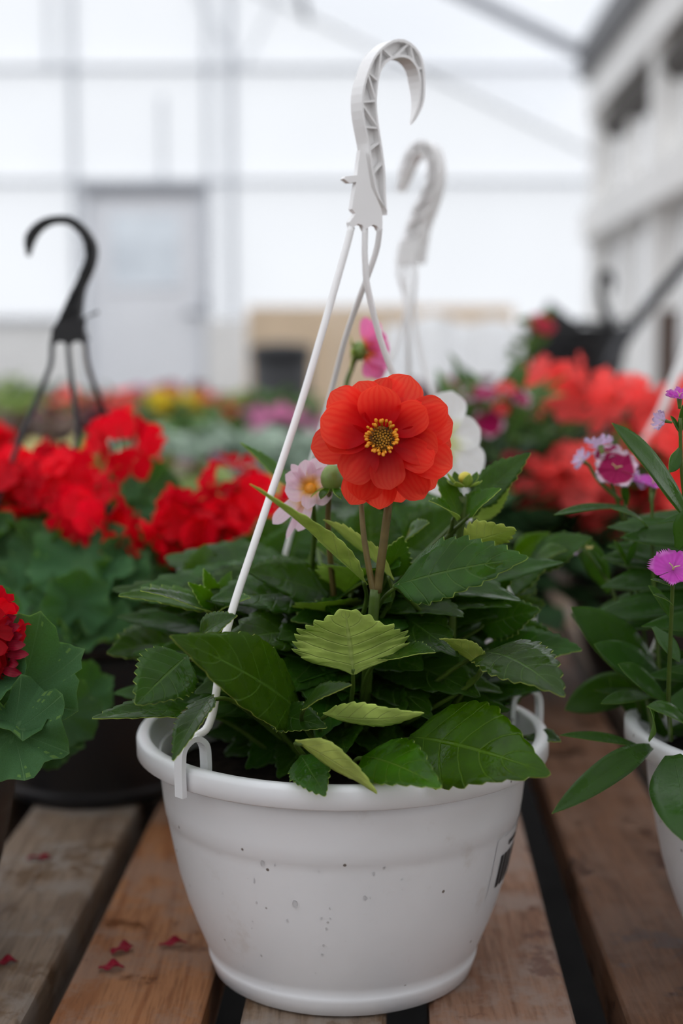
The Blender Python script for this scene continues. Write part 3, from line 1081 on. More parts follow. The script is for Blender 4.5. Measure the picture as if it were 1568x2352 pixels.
# ================================================================== THE DAHLIAS
DP = root('dahlia_plant', (.0008, .865, .125), 'bushy dahlia plant with one large scarlet bloom in the front white basket', 'dahlia')
AX = np.array([.0, .88, .14])


def dleaf(b, t, yb, yt, w, n, fold=.18, curl=.35, mat='dahlia_top', ser=11, amp=.13, pet=True, **kw):
    B, T = P(*b, yb), P(*t, yt)
    seed = int(b[0] * 7 + t[1])
    g = blade(B, T, w * mpp((yb + yt) / 2), n, fold, curl, ser, amp, seed=seed, wave=kw.pop('wave', .035), **kw)
    if pet:
        d = nrm(B - T)
        end = kw.get('end', None)
        stem_p = np.array([AX[0] + (B[0] - AX[0]) * .45, AX[1] + (B[1] - AX[1]) * .45, max(.13, B[2] - .045)])
        pg = tube([B + nrm(T - B) * .004, B * .75 + stem_p * .25 + d * .004, stem_p], .0011, .0016, n=6, sides=6)
        pg['M'] = [2] * len(pg['F'])
        pg['UV'] = np.tile([.3, .8], (len(pg['V']), 1))
        g = join(g, pg)
    return put('leaf', g, [mat, 'dahlia_under', 'stem'], DP)


TOPN = (0, -.7, .7)
UND = (.1, .65, .75)
D = [
    ((905, 1345), (1212, 1280), .79, .74, 165, (.05, -.78, .6), .12, .25),
    ((812, 1548), (792, 1400), .785, .757, 262, (.02, .8, .6), .10, .15),
    ((868, 1512), (1000, 1498), .79, .75, 82, (.1, -.6, .8), .2, .3),
    ((695, 1640), (390, 1461), .81, .70, 200, (-.25, -.8, .5), .1, .35, 'dahlia_top', 11, .05),
    ((430, 1505), (312, 1618), .765, .725, 150, (.1, -.9, .4), .10, .25),
    ((505, 1402), (272, 1368), .87, .82, 88, (.1, -.5, .85), .2, .35, 'bright_top', 9, .2),
    ((500, 1412), (322, 1356), .85, .80, 62, (-.1, -.6, .8), .2, .3, 'dahlia_top', 8, .2),
    ((455, 1470), (544, 1414), .765, .745, 74, (-.5, -.65, .55), .3, .5),
    ((465, 1360), (470, 1250), .95, .96, 95, (.1, -.9, .3), .15, .3, 'bright_top'),
    ((540, 1352), (682, 1333), .92, .88, 110, (.1, -.7, .7), .15, .5),
    ((775, 1330), (668, 1318), .93, .92, 100, (0, -.85, .5), .1, .3, 'bright_top', 8, .12),
    ((842, 1342), (574, 1111), .80, .71, 85, (.47, .42, .77), .35, .12),
    ((905, 1332), (742, 1193), .81, .83, 95, (.25, .5, .8), .25, .25, 'bright_top'),
    ((850, 1360), (850, 1155), .95, .96, 210, (0, -1, .15), .08, .2),
    ((1062, 1252), (1184, 1216), .82, .80, 100, (.1, .7, .65), .18, .2, 'bright_top', 8, .2),
    ((1082, 1165), (1217, 1040), .88, .86, 88, (-.5, -.75, .4), .15, .2),
    ((1085, 1200), (1172, 1112), .885, .87, 55, (.5, .7, .5), .2, .2, 'bright_top'),
    ((1112, 1498), (1296, 1600), .79, .71, 165, (.15, -.85, .5), .12, .6),
    ((1114, 1540), (1010, 1467), .79, .76, 66, (.2, .6, .75), .3, .6),
    ((940, 1692), (1264, 1778), .79, .705, 235, (.02, -.86, .5), .1, .5, 'bright_top', 11, .08),
    ((832, 1738), (1013, 1809), .765, .70, 145, (.12, -.86, .5), .12, .55, 'bright_top', 10, .10),
    ((678, 1700), (866, 1823), .735, .72, 88, (.35, .75, .55), .25, .35, 'bright_top', 8, .1),
    ((690, 1735), (747, 1828), .755, .725, 100, (0, -.9, .4), .15, .4),
    ((742, 1638), (974, 1637), .76, .735, 85, (0, .8, .55), .25, -.5, 'dahlia_top', 10, .1),
    ((690, 1628), (807, 1572), .76, .73, 66, (0, -.6, .8), .25, .35),
    ((620, 1640), (750, 1671), .80, .76, 88, (0, -.8, .6), .1, .3),
    ((485, 1640), (212, 1650), .83, .75, 95, (.05, -.5, .87), .15, .3),
    ((490, 1595), (398, 1747), .77, .725, 84, (-.45, -.8, .35), .25, .35),
    ((432, 1480), (246, 1501), .93, .88, 140, (.05, -.75, .65), .12, .5),
    ((852, 1408), (668, 1425), .87, .84, 100, (0, -.7, .7), .12, .3),
    ((1010, 1570), (845, 1590), .90, .87, 110, (0, -.9, .4), .1, .3),
    ((1110, 1492), (1336, 1492), .87, .84, 110, (0, -.65, .75), .12, .4),
    ((1212, 1298), (1358, 1234), .95, .93, 90, (0, -.75, .65), .12, .3),
    ((1108, 1378), (1264, 1290), .92, .89, 100, (-.1, -.8, .6), .12, .3),
    ((1180, 1285), (1262, 1222), .96, .95, 62, (0, -.8, .5), .12, .3, 'bright_top'),
    ((885, 1330), (925, 1232), .84, .83, 80, (.3, -.8, .4), .2, .4),
    ((930, 1275), (1055, 1170), .93, .92, 130, (0, -.9, .4), .1, .2),
    ((1010, 1260), (900, 1165), .96, .97, 130, (0, -.9, .4), .1, .2),
    ((1055, 1190), (994, 1086), .84, .85, 62, (.4, -.6, .5), .3, .6, 'bright_top', 7, .12),
    ((1072, 1190), (1150, 1122), .83, .82, 66, (-.2, -.5, .8), .3, .6, 'bright_top', 7, .12),
    ((1050, 1195), (985, 1150), .83, .81, 60, (.1, -.5, .85), .3, .5, 'bright_top', 7, .12),
    ((1066, 1195), (1100, 1120), .85, .86, 50, (0, -.9, .3), .3, .5, 'bright_top', 7, .12),
    ((695, 1150), (552, 1016), .95, .90, 62, (.45, -.5, .7), .15, .2, 'bright_top'),
    ((640, 1340), (705, 1195), .99, 1.0, 150, (0, -.95, .3), .08, .2),
    ((740, 1330), (745, 1160), 1.0, 1.02, 150, (0, -.95, .3), .08, .2),
    ((600, 1350), (560, 1258), .97, .98, 110, (0, -.9, .4), .1, .3),
    ((700, 1430), (560, 1390), .93, .90, 120, (0, -.8, .6), .1, .3),
    ((640, 1460), (600, 1380), .88, .86, 110, (0, -.85, .5), .1, .3),
    ((990, 1420), (1130, 1370), .95, .93, 120, (0, -.8, .6), .1, .3),
    ((1140, 1430), (1250, 1385), .95, .93, 100, (0, -.8, .6), .1, .3),
    ((1210, 1690), (1288, 1703), .86, .83, 55, (0, -.6, .8), .15, .3),
    ((640, 1530), (760, 1500), .90, .87, 100, (0, -.8, .6), .1, .3),
    ((470, 1590), (380, 1580), .92, .90, 90, (0, -.7, .7), .1, .3),
    ((1100, 1440), (1240, 1400), .86, .84, 100, (0, -.85, .5), .1, .3),
    ((1080, 1380), (1180, 1320), .88, .86, 90, (0, -.85, .5), .1, .3),
    ((1130, 1470), (1260, 1450), .90, .88, 100, (0, -.85, .5), .1, .3),
    ((1150, 1330), (1230, 1360), .93, .91, 100, (0, -.85, .5), .1, .3),
    ((1020, 1500), (1100, 1440), .92, .92, 110, (0, -.9, .4), .1, .3),
    ((920, 1480), (960, 1400), .94, .94, 130, (0, -.9, .4), .1, .3),
    ((760, 1420), (720, 1330), .96, .96, 130, (0, -.9, .4), .1, .3),
    ((600, 1560), (520, 1500), .92, .90, 110, (0, -.85, .5), .1, .3),
    ((560, 1450), (450, 1420), .92, .92, 100, (0, -.85, .5), .1, .3),
    ((980, 1330), (1080, 1250), .98, .98, 130, (0, -.9, .4), .1, .3),
    ((800, 1300), (780, 1200), 1.0, 1.0, 110, (0, -.9, .4), .1, .3),
    ((590, 1310), (500, 1290), 1.0, .99, 110, (0, -.9, .4), .1, .3),
    ((640, 1280), (610, 1190), 1.03, 1.03, 100, (.2, -.9, .4), .1, .3),
    ((496, 1402), (468, 1306), .86, .85, 44, (.3, -.85, .3), .25, .5, 'bright_top', 8, .16),
    ((502, 1402), (530, 1312), .86, .86, 44, (-.3, -.85, .3), .25, .5, 'bright_top', 8, .16),
    ((490, 1405), (432, 1338), .85, .83, 46, (.2, -.75, .5), .25, .5, 'bright_top', 8, .16),
    ((505, 1405), (575, 1372), .85, .82, 46, (-.1, -.65, .7), .25, .5, 'bright_top', 8, .16),
    ((1225, 1290), (1300, 1262), .94, .92, 56, (0, -.7, .7), .25, .5, 'bright_top', 8, .14),
    ((930, 1240), (985, 1200), .86, .84, 60, (0, -.7, .7), .2, .4, 'bright_top', 8, .14),
    ((800, 1290), (720, 1250), .90, .88, 70, (0, -.75, .65), .2, .4, 'bright_top', 8, .14),
]
for d in D:
    dleaf(*d)
# the leaves in the shade of the crown
rb = random.Random(21)
for i in range(190):
    a = rb.uniform(0, 2 * math.pi)
    rr = rb.uniform(.02, .098)
    z = rb.uniform(.138, .235)
    B = np.array([math.cos(a) * rr * .35, .90 + math.sin(a) * rr * .3, z])
    T = np.array([math.cos(a) * (rr + .05), .90 + math.sin(a) * (rr + .04), z + rb.uniform(-.02, .03)])
    if math.hypot(T[0], T[1] - .865) > .098:
        T[2] = max(T[2], .172)
        B[2] = max(B[2], .150)
    if T[1] < .775:
        T[1] = .775 + rb.uniform(0, .03)
    g = blade(B, T, rb.uniform(.032, .05), (rb.uniform(-.3, .3), rb.uniform(-.8, -.2), .7), .15, rb.uniform(.1, .6), 9, .12, seed=i, wave=.03, edge=0)
    put('leaf', g, ['dahlia_top', 'dahlia_under'], DP)

# stems
for pts, r0, r1, mt in [
    ([(836, 1720, .86), (842, 1560, .82), (852, 1470, .80), (862, 1352, .795)], .0034, .0032, 'stem'),
    ([(858, 1360, .795), (846, 1300, .795), (834, 1220, .797), (828, 1140, .80)], .0021, .0015, 'stem_red'),
    ([(866, 1360, .795), (875, 1290, .793), (884, 1220, .792), (894, 1130, .79), (890, 1050, .793), (880, 1010, .786)], .0026, .0022, 'stem_red'),
    ([(1030, 1620, .90), (1036, 1480, .86), (1040, 1360, .85), (1055, 1250, .85), (1062, 1140, .845)], .0030, .0026, 'stem'),
    ([(1020, 1490, .86), (975, 1420, .83), (935, 1370, .80), (905, 1345, .79)], .0019, .0014, 'stem'),
    ([(1000, 1700, .86), (1060, 1590, .82), (1100, 1550, .795), (1113, 1515, .788)], .0020, .0015, 'stem'),
    ([(600, 1620, .90), (540, 1480, .88), (505, 1405, .87), (495, 1350, .87)], .0026, .0020, 'stem'),
    ([(780, 1500, .9), (760, 1300, .86), (753, 1200, .84), (757, 1115, .83)], .0020, .0016, 'stem_red'),
    ([(900, 1400, .98), (830, 1150, 1.0), (795, 920, 1.0), (808, 845, 1.0), (824, 812, .998)], .0022, .0016, 'stem'),
    ([(1000, 1400, .95), (1020, 1200, .95), (1018, 1030, .95)], .0022, .0018, 'stem'),
    ([(715, 1320, .9), (722, 1220, .87), (716, 1140, .845)], .0018, .0016, 'stem'),
]:
    put('stem', tube([P(*p) for p in pts], r0, r1, n=6), mt, DP)

# buds
bd = put('bud', join(ball(P(762, 1098, .825), .0068, (0.1, 0, 1), 1.2, 12, 8)), 'bud', DP)
for k in range(6):
    a = k * 1.047
    B = P(760, 1118, .825) + np.array([math.cos(a), math.sin(a), 0]) * .003
    put('sepal', blade(B, B + np.array([math.cos(a) * .009, math.sin(a) * .009, -.006]), .006, (math.cos(a), math.sin(a), 1), .1, .5, 0, 0, 4, 6, 'lance', two=True), ['bright_top', 'dahlia_under'], bd)
bd = put('bud', ball(P(1068, 1098, .842), .0042, (0, -.2, 1), .9, 12, 8), 'bud_yellow', DP)
for k in range(9):
    a = k * .698
    d_ = np.array([math.cos(a), math.sin(a), 0])
    B = P(1066, 1118, .842) + d_ * .003
    put('sepal', blade(B, B + d_ * .0075 + (0, 0, .0085 if k % 2 else .004), .0065, d_ * -.6 + np.array([0, 0, .8]), .1, -.7, 0, 0, 4, 8, 'lance'), ['bright_top', 'dahlia_under'], bd)

# ---------- the scarlet bloom
FC = P(877, 1006, .772)
FN = nrm(np.array([-.06, -.97, .12]))
fl_core = join(ball(P(877, 1006, .7755), .0078, FN, .5, 20, 10), tube([FC + np.array([0, .004, 0]), P(881, 1008, .789)], .0075, .004, n=3, sides=12))
bloom = put('flower', fl_core, 'disc', DP, label='large scarlet bloom with orange centre')


def fpx(cx, cy):
    return 680 + cx / 3.564, 820 + cy / 3.564


inner = [(670, 228, 300, .55), (1062, 415, 250, .5), (1160, 765, 265, .35), (775, 1085, 245, .30), (395, 1005, 265, .30), (232, 690, 215, .5), (198, 500, 330, .45), (1120, 880, 230, .1)]
outer = [(285, 285, 300), (510, 200, 290), (930, 152, 345), (1236, 400, 300), (1282, 530, 330), (1268, 730, 290), (1276, 905, 320), (1135, 1072, 270), (865, 1190, 260), (1045, 1160, 270),
         (680, 1248, 270), (440, 1206, 260), (520, 1170, 300), (120, 745, 310), (750, 165, 290)]
cen = np.array([700, 655.])
for i, (cx, cy, w, cup) in enumerate(inner):
    tip = np.array([cx, cy], float)
    bpt = cen + (tip - cen) * (.20)
    B = P(*fpx(*bpt), .7745)
    T = P(*fpx(*tip), .7665 + .002 * (i % 3))
    n = FN * .8 - nrm(T - B) * .3
    g = blade(B, T, 1.18 * w / 3.564 * mpp(.77), n, -.05, -.45, 0, 0, 12, 18, 'petal', wave=.08, cup=cup * 1.7, quilt=0, two=False, seed=i * 13 + 1, twist=[0, .25, 0, .2, -.2, .25, 0, 0][i])
    put('petal', g, 'red_petal', bloom)
for i, (cx, cy, w) in enumerate(outer):
    tip = np.array([cx, cy], float)
    bpt = cen + (tip - cen) * (.16)
    dep = .7785 + .0032 * (i % 3)
    B = P(*fpx(*bpt), .7768)
    T = P(*fpx(*tip), dep)
    g = blade(B, T, 1.06 * w / 3.564 * mpp(.78), FN, -.12, .45, 0, 0, 12, 18, 'petal', wave=.09, cup=.16, quilt=0, two=False, seed=i * 7 + 3)
    put('petal', g, 'red_petal', bloom)
gs = []
rb = random.Random(2)
ea = nrm(np.cross(FN, (0, 0, 1)))
eb = np.cross(ea, FN)
for k in range(34):
    a = k * 2 * math.pi / 34 + rb.uniform(-.08, .08)
    r0 = .0066 + rb.uniform(-.0008, .0014)
    d_ = ea * math.cos(a) + eb * math.sin(a)
    b0 = FC + d_ * r0 * .85 + FN * .000
    t0 = FC + d_ * (r0 + rb.uniform(.0005, .0022)) + FN * rb.uniform(.0035, .006)
    gs.append(tube([b0, t0], .00035, .0003, n=2, sides=5))
    gs.append(ball(t0, rb.uniform(.0008, .0012), d_ + FN, 1.3, 6, 4))
put('stamens', join(*gs), 'anther', bloom, kind='stuff')
gs = []
for k in range(46):
    r0 = .0056 * math.sqrt((k + .5) / 46)
    a = k * 2.39996
    p = FC + (ea * math.cos(a) + eb * math.sin(a)) * r0 + FN * (.0012 - 18 * r0 * r0)
    gs.append(ball(p, .00072, FN, 1.0, 6, 4))
put('disc_florets', join(*gs), simple('disc_floret', (0.42, 0.21, 0.015), 0.6, var=0.4, scale=200), bloom, kind='stuff')


def bloom_px(center, Y, tips, mat, w, label, dY, nvec=(0, -.95, .25), core='disc', cr=.004, curl=.3, cup=.2, shape='petal', bfrac=.12, coren=None):
    c = P(*center, Y)
    b = put('flower', ball(c, cr, nrm(nvec), .6, 12, 8), core, DP, label=label)
    for i, t in enumerate(tips):
        ww = t[2] if len(t) > 2 else w
        dy = t[3] if len(t) > 3 else dY
        tt = np.array(t[:2], float)
        bp = np.array(center) + (tt - np.array(center)) * bfrac
        g = blade(P(*bp, Y), P(*tt, Y + dy), ww * mpp(Y), nvec, -.1, curl, 0, 0, 8, 12, shape, wave=.06, cup=cup, quilt=0, two=False, seed=i * 5 + int(center[0]))
        put('petal', g, mat, b)
    return b


bloom_px((1012, 1010), .95, [(1038, 898), (1103, 985), (1108, 1085), (1012, 1140), (935, 1080), (930, 960)], 'white_petal', 84, 'white bloom half hidden behind the scarlet one', .01, bfrac=.1)
bloom_px((713, 1122), .835, [(668, 1066, 22), (700, 1056, 42), (738, 1050, 46), (756, 1078, 40), (762, 1142, 60), (654, 1128, 58), (706, 1170, 34, -.012), (626, 1203, 34, .004), (657, 1238, 16, .004), (684, 1220, 40, .004), (655, 1090, 40)],
         'pale_pink', 44, 'pale pink bloom with yellow throat beside the white wire', -.004, core='anther', cup=.5)
# pink bloom seen from the side
pc = P(832, 806, 1.0)
pb = put('flower', ball(pc - np.array([.002, 0, 0]), .007, (1, 0, .15), .8, 12, 8), 'bud', DP, label='pink bloom seen from the side on a thin stalk')
for i, (tx, ty, dy, w) in enumerate([(838, 728, 0, 34), (862, 735, -.012, 38), (880, 762, -.018, 40), (895, 800, -.02, 40), (890, 835, -.016, 40), (872, 872, -.008, 40), (846, 868, .006, 34), (870, 745, .016, 36), (893, 790, .02, 40), (888, 850, .016, 38), (858, 868, -.012, 36), (878, 780, -.006, 34), (880, 820, -.008, 34), (868, 800, -.014, 30)]):
    B = pc + np.array([.004, dy * .15, (800 - ty) * .00004])
    T = P(tx, ty, 1.0 + dy)
    put('petal', blade(B, T, w * mpp(1.0), nrm(np.array([.35, -.9, (800 - ty) * -.002])), -.1, .3, 0, 0, 8, 12, 'petal', cup=.3, wave=.05, quilt=0, two=False, seed=i), 'hot_pink', pb)
for k in range(6):
    a = k * 1.047
    d_ = np.array([0, math.cos(a), math.sin(a)])
    B = pc + np.array([-.006, 0, 0]) + d_ * .003
    put('sepal', blade(B, B + d_ * .012 + np.array([-.002, 0, -.003]), .007, (-1, 0, 0), .1, .5, 0, 0, 4, 6, 'lance'), ['dahlia_top', 'dahlia_under'], pb)

# the second dahlia, in the basket behind
D2 = root('dahlia_plant', (.045, 1.26, .125), 'leafy green dahlia without blooms in the basket behind the front one', 'dahlia')
rb = random.Random(63)
for i in range(60):
    a = rb.uniform(0, 2 * math.pi)
    rr = rb.uniform(.015, .085)
    z = rb.uniform(.16, .255)
    B = np.array([.045 + math.cos(a) * rr * .4, 1.26 + math.sin(a) * rr * .4, z])
    T = np.array([.045 + math.cos(a) * (rr + .055), 1.26 + math.sin(a) * (rr + .045), z + rb.uniform(-.01, .03)])
    put('leaf', blade(B, T, rb.uniform(.03, .046), (math.cos(a) * .2, -.5, .8), .15, rb.uniform(.1, .6), 8, .12, nv=6, seed=i, wave=.03, edge=0), [rb.choice(['dahlia_top', 'bright_top']), 'dahlia_under'], D2)
for k in range(6):
    a = k * 1.05
    put('stem', tube([(.045, 1.26, .127), (.045 + .02 * math.cos(a), 1.26 + .02 * math.sin(a), .18), (.045 + .04 * math.cos(a), 1.26 + .04 * math.sin(a), .25)], .003, .002, n=5), 'stem', D2)

# ================================================================== GERANIUMS
GL = [make_mesh('geranium_leaf', (g := round_leaf(1, s, .25 + .2 * (s % 3), .16 + .09 * (s % 2)))['V'], g['F'], ['geranium_top', 'geranium_under'], g['M'], g['UV']) for s in range(5)]
_fl = {}


def fl_mesh(mat, kind='geranium', v=0):
    key = (mat, kind, v)
    if key not in _fl:
        if kind == 'geranium':
            g = floret(5, v, .98, .10, 0, .08)
        elif kind == 'dianthus':
            g = floret(5, v, 1.10, .18, .09, 0, 7, 14)
        elif kind == 'daisy':
            g = floret(9, v, .55, .15, 0, 0, 4, 4)
        else:
            g = floret(5, v, 1.1, .3, 0, 0, 4, 4)
        _fl[key] = make_mesh('floret', g['V'], g['F'], mat, None, g['UV'])
    return _fl[key]


def head(plant, c, r, mat, seed, n=22, fs=.019, stalk=None, dirn=(0, -.25, 1)):
    """an umbel: pedicels from a knob, a floret at the end of each"""
    rb = random.Random(seed)
    c = np.asarray(c, float)
    dirn = nrm(dirn)
    foot = c - dirn * r * .55
    gs = [ball(foot, r * .14, dirn, 1, 8, 6)]
    spots = []
    for k in range(n):
        z = 1 - 1.45 * (k + .5) / n
        a = k * 2.39996 + seed
        q = math.sqrt(max(0, 1 - z * z))
        v = np.array([q * math.cos(a), q * math.sin(a), z])
        mt = Vector((0, 0, 1)).rotation_difference(Vector(tuple(dirn))).to_matrix()
        v = np.array(mt @ Vector(tuple(v)))
        p = c + v * r * rb.uniform(.62, 1.22)
        spots.append((p, v))
        gs.append(tube([foot, p - v * .001], r * .022, r * .018, n=2, sides=4))
    if stalk is not None:
        gs.append(tube([np.asarray(stalk, float), (np.asarray(stalk) * .4 + foot * .6) + np.array([.004, 0, .0]), foot], .0022, .0018, n=5, sides=6))
    h = put('flower_head', join(*gs), 'stem', plant)
    for k, (p, v) in enumerate(spots):
        z = nrm(v + np.array([rb.uniform(-.6, .6) for _ in range(3)]))
        link('floret', fl_mesh(mat, 'geranium', rb.randrange(4)), h, frame(local(plant, p), z, fs * rb.uniform(.85, 1.15), rb.uniform(0, 6.28)))
    return h


def gleaf(plant, c, r, n, x, seed):
    """geranium leaf: c centre, x direction from petiole to tip; petiole built with it"""
    o = link('leaf', GL[seed % 5], plant, frame(local(plant, c), n, r, 0, x))
    return o


gp = root('geranium_plant', (-.218, 1.235, .125), 'geranium plant with many crimson flower heads in the black hanging basket', 'geranium')
base = np.array([-.218, 1.235, .13])
for i, (px, py, Y, r) in enumerate([(285, 1035, 1.24, 88), (60, 1118, 1.20, 78), (150, 1120, 1.17, 74), (215, 1185, 1.13, 88), (115, 1090, 1.27, 70), (418, 1205, 1.13, 74), (555, 1155, 1.20, 82), (495, 1215, 1.17, 60), (-30, 1110, 1.22, 70), (270, 1240, 1.12, 40), (430, 1265, 1.15, 46), (-20, 1010, 1.5, 30)]):
    c = P(px, py, Y)
    head(gp, c, r * .92 * mpp(Y), 'geranium_red', 40 + i, 12 if r > 50 else 6, .0172, base + (c - base) * .25 + np.array([0, 0, -.02]))
rb = random.Random(33)
for i, (px, py, Y, r, n, x) in enumerate([
    (190, 1300, 1.10, 120, (0, -.75, .65), (.2, -.3, -.3)), (95, 1290, 1.12, 85, (-.2, -.8, .5), (-.4, -.3, .1)), (265, 1315, 1.10, 70, (.4, -.7, .5), (.8, -.3, 0)),
    (60, 1300, 1.14, 90, (-.1, -.7, .7), (-.7, -.3, 0)), (175, 1390, 1.06, 78, (.2, -.9, .2), (.1, 0, 1)), (120, 1390, 1.07, 64, (-.5, -.8, .2), (-.4, 0, 1)),
    (215, 1455, 1.06, 85, (.1, -.5, .85), (.3, -.8, -.3)), (130, 1470, 1.06, 75, (-.2, -.7, .6), (-.5, -.6, -.3)), (245, 1400, 1.08, 70, (.5, -.8, .3), (.6, -.2, .3)),
    (285, 1440, 1.09, 70, (.3, -.7, .6), (.8, -.3, 0)), (30, 1370, 1.10, 80, (-.2, -.8, .5), (-.6, -.2, 0)), (340, 1300, 1.15, 85, (.1, -.8, .6), (.6, -.3, 0)),
    (420, 1330, 1.14, 85, (.1, -.8, .6), (.6, -.3, 0)), (300, 1170, 1.2, 70, (.3, -.7, .6), (.5, -.3, .2)), (340, 1130, 1.3, 70, (.3, -.8, .5), (.5, -.3, .2)), (490, 1310, 1.2, 80, (.1, -.8, .6), (.6, -.3, 0)),
    (60, 1210, 1.2, 70, (0, -.8, .6), (.2, -.3, -.2)), (320, 1230, 1.2, 70, (.1, -.8, .6), (.6, -.3, 0)), (250, 1130, 1.24, 60, (.1, -.6, .8), (.6, -.3, 0))]):
    gleaf(gp, P(px, py, Y), r * mpp(Y), n, x, i)
for i in range(26):
    a = rb.uniform(0, 6.28)
    rr = rb.uniform(.05, .13)
    gleaf(gp, (base[0] + rr * math.cos(a), base[1] + rr * math.sin(a) * .9, rb.uniform(.15, .24)), rb.uniform(.025, .038), (math.cos(a) * .5, math.sin(a) * .4 - .3, .8), (math.cos(a), math.sin(a), .1), i)
for i in range(9):
    a = i * .7
    put('stem', tube([base, base + np.array([.02 * math.cos(a), .02 * math.sin(a), .05]), base + np.array([.07 * math.cos(a), .07 * math.sin(a), .10])], .004, .0025, n=4), 'stem', gp)

gp2 = root('geranium_plant', (-.318, .865, .125), 'geranium plant with dark leaves and one red head at the left edge', 'geranium')
for i, (px, py, Y, r, n, x) in enumerate([(45, 1590, .80, 150, (.1, -.75, .6), (.7, -.3, -.2)), (30, 1680, .77, 130, (.05, -.85, .5), (.3, -.3, -.8)), (-60, 1560, .80, 140, (-.1, -.7, .7), (-.5, -.4, 0)),
                                          (150, 1640, .93, 80, (.3, -.8, .4), (.7, -.2, -.5)), (110, 1690, .95, 85, (.1, -.85, .4), (.3, -.2, -.8)), (190, 1600, .98, 70, (.2, -.8, .5), (.7, -.2, -.2)), (-50, 1450, .9, 110, (0, -.8, .5), (-.5, 0, .5))]):
    gleaf(gp2, P(px, py, Y), r * mpp(Y), n, x, i + 2)
base2 = np.array([-.318, .865, .13])
for i in range(16):
    a = rb.uniform(0, 6.28)
    rr = rb.uniform(.04, .11)
    gleaf(gp2, (base2[0] + rr * math.cos(a), base2[1] + rr * math.sin(a), rb.uniform(.15, .21)), rb.uniform(.025, .035), (math.cos(a) * .4, math.sin(a) * .4 - .2, .8), (math.cos(a), math.sin(a), .1), i)
hc = P(-45, 1465, .80)
head(gp2, hc, 75 * mpp(.8), 'geranium_red', 71, 22, .0165, base2, (.2, -.4, 1))
sh = put('withered_florets', join(*[blade(P(5 + k % 3 * 8, 1430 + k * 18, .79), P(38 + (k * 37) % 30, 1415 + k * 22, .785), .006, (0, -1, .2), .3, .8, 0, 0, 4, 8, 'narrow', wave=.2, quilt=0, two=False, seed=k) for k in range(7)]), 'dried', gp2, kind='stuff')
for i in range(5):
    a = i * 1.25
    put('stem', tube([base2, base2 + np.array([.04 * math.cos(a), .04 * math.sin(a), .06])], .004, .003, n=4), 'stem', gp2)

# ================================================================== DIANTHUS on the right
dp = root('dianthus_plant', (.306, .865, .125), 'tall dianthus with magenta and white-edged flowers in the right white basket', 'dianthus')
dbase = np.array([.300, .865, .13])


def lleaf(plant, b, t, yb, yt, w, n, fold=.15, curl=.4, mt='dianthus_top', **kw):
    return put('leaf', blade(P(*b, yb), P(*t, yt), w * mpp((yb + yt) / 2), n, fold, curl, 0, 0, 6, 18, 'lance', quilt=0, wave=.03, seed=int(b[0]), **kw), [mt, 'dianthus_under'], plant)


for a in [
    ((1590, 1215), (1406, 972), .80, .745, 70, (.55, -.75, .4), .12, .35), ((1440, 1165), (1272, 1182), .90, .86, 26, (0, -.6, .8), .2, .35), ((1500, 1240), (1405, 1168), .88, .85, 26, (.3, -.4, .8), .2, .8),
    ((1535, 1610), (1312, 1395), .90, .86, 120, (.3, -.85, .4), .12, .4), ((1545, 1600), (1365, 1480), .88, .84, 95, (.2, -.8, .5), .12, .4), ((1530, 1610), (1420, 1525), .84, .82, 60, (.2, -.7, .6), .15, .3),
    ((1480, 1560), (1297, 1630), .93, .90, 90, (.1, -.8, .5), .12, .8), ((1490, 1725), (1286, 1688), .84, .80, 30, (0, -.6, .8), .2, .4), ((1495, 1715), (1268, 1868), .82, .72, 66, (.35, -.6, .7), .2, .8),
    ((1545, 1735), (1592, 1945), .78, .70, 150, (-.2, -.9, .3), .1, .7), ((1600, 1700), (1486, 1622), .76, .72, 62, (.2, -.6, .8), .2, .7), ((1490, 1700), (1490, 1622), .80, .78, 40, (.4, -.5, .6), .2, .6),
    ((1500, 1600), (1380, 1615), .86, .82, 40, (0, -.7, .7), .15, .5), ((1530, 1690), (1400, 1560), .92, .9, 70, (.1, -.9, .4), .1, .3), ((1440, 1480), (1310, 1410), .95, .92, 60, (.2, -.7, .6), .3, -.6),
    ((1500, 1440), (1560, 1520), .82, .80, 40, (0, -.7, .7), .2, .5), ((1540, 1420), (1490, 1345), .84, .82, 30, (.4, -.8, .4), .2, .4), ((1555, 1260), (1600, 1160), .78, .77, 60, (-.3, -.8, .4), .2, .4),
    ((1440, 1300), (1410, 1240), .90, .89, 16, (.5, -.8, .3), .2, .3), ((1440, 1300), (1465, 1235), .90, .89, 18, (-.5, -.8, .3), .2, .3), ((1395, 1330), (1350, 1260), .93, .92, 26, (.5, -.8, .3), .2, .3),
    ((1400, 1360), (1330, 1230), .95, .95, 60, (.1, -.9, .3), .1, .3), ((1460, 1350), (1480, 1230), .95, .95, 60, (.1, -.9, .3), .1, .3), ((1520, 1350), (1540, 1200), .96, .96, 60, (.1, -.9, .3), .1, .3),
    ((1545, 1390), (1500, 1365), .775, .76, 16, (.2, -.6, .8), .2, .5), ((1540, 1345), (1495, 1330), .775, .76, 14, (.2, -.6, .8), .2, .2), ((1545, 1345), (1505, 1290), .78, .77, 14, (.5, -.8, .3), .2, .2), ((1530, 1300), (1513, 1265), .785, .78, 10, (.5, -.8, .3), .2, .2),
    ((1565, 1000), (1540, 955), .81, .80, 14, (.5, -.8, .2), .2, .2), ((1560, 1030), (1537, 1085), .80, .79, 34, (.4, -.8, .2), .2, .3), ((1560, 1000), (1568, 930), .81, .80, 22, (.3, -.9, .1), .2, .2),
    ((1440, 1160), (1430, 1110), .91, .905, 20, (0, -1, .1), .2, .2),
]:
    lleaf(dp, *a)
rb = random.Random(77)
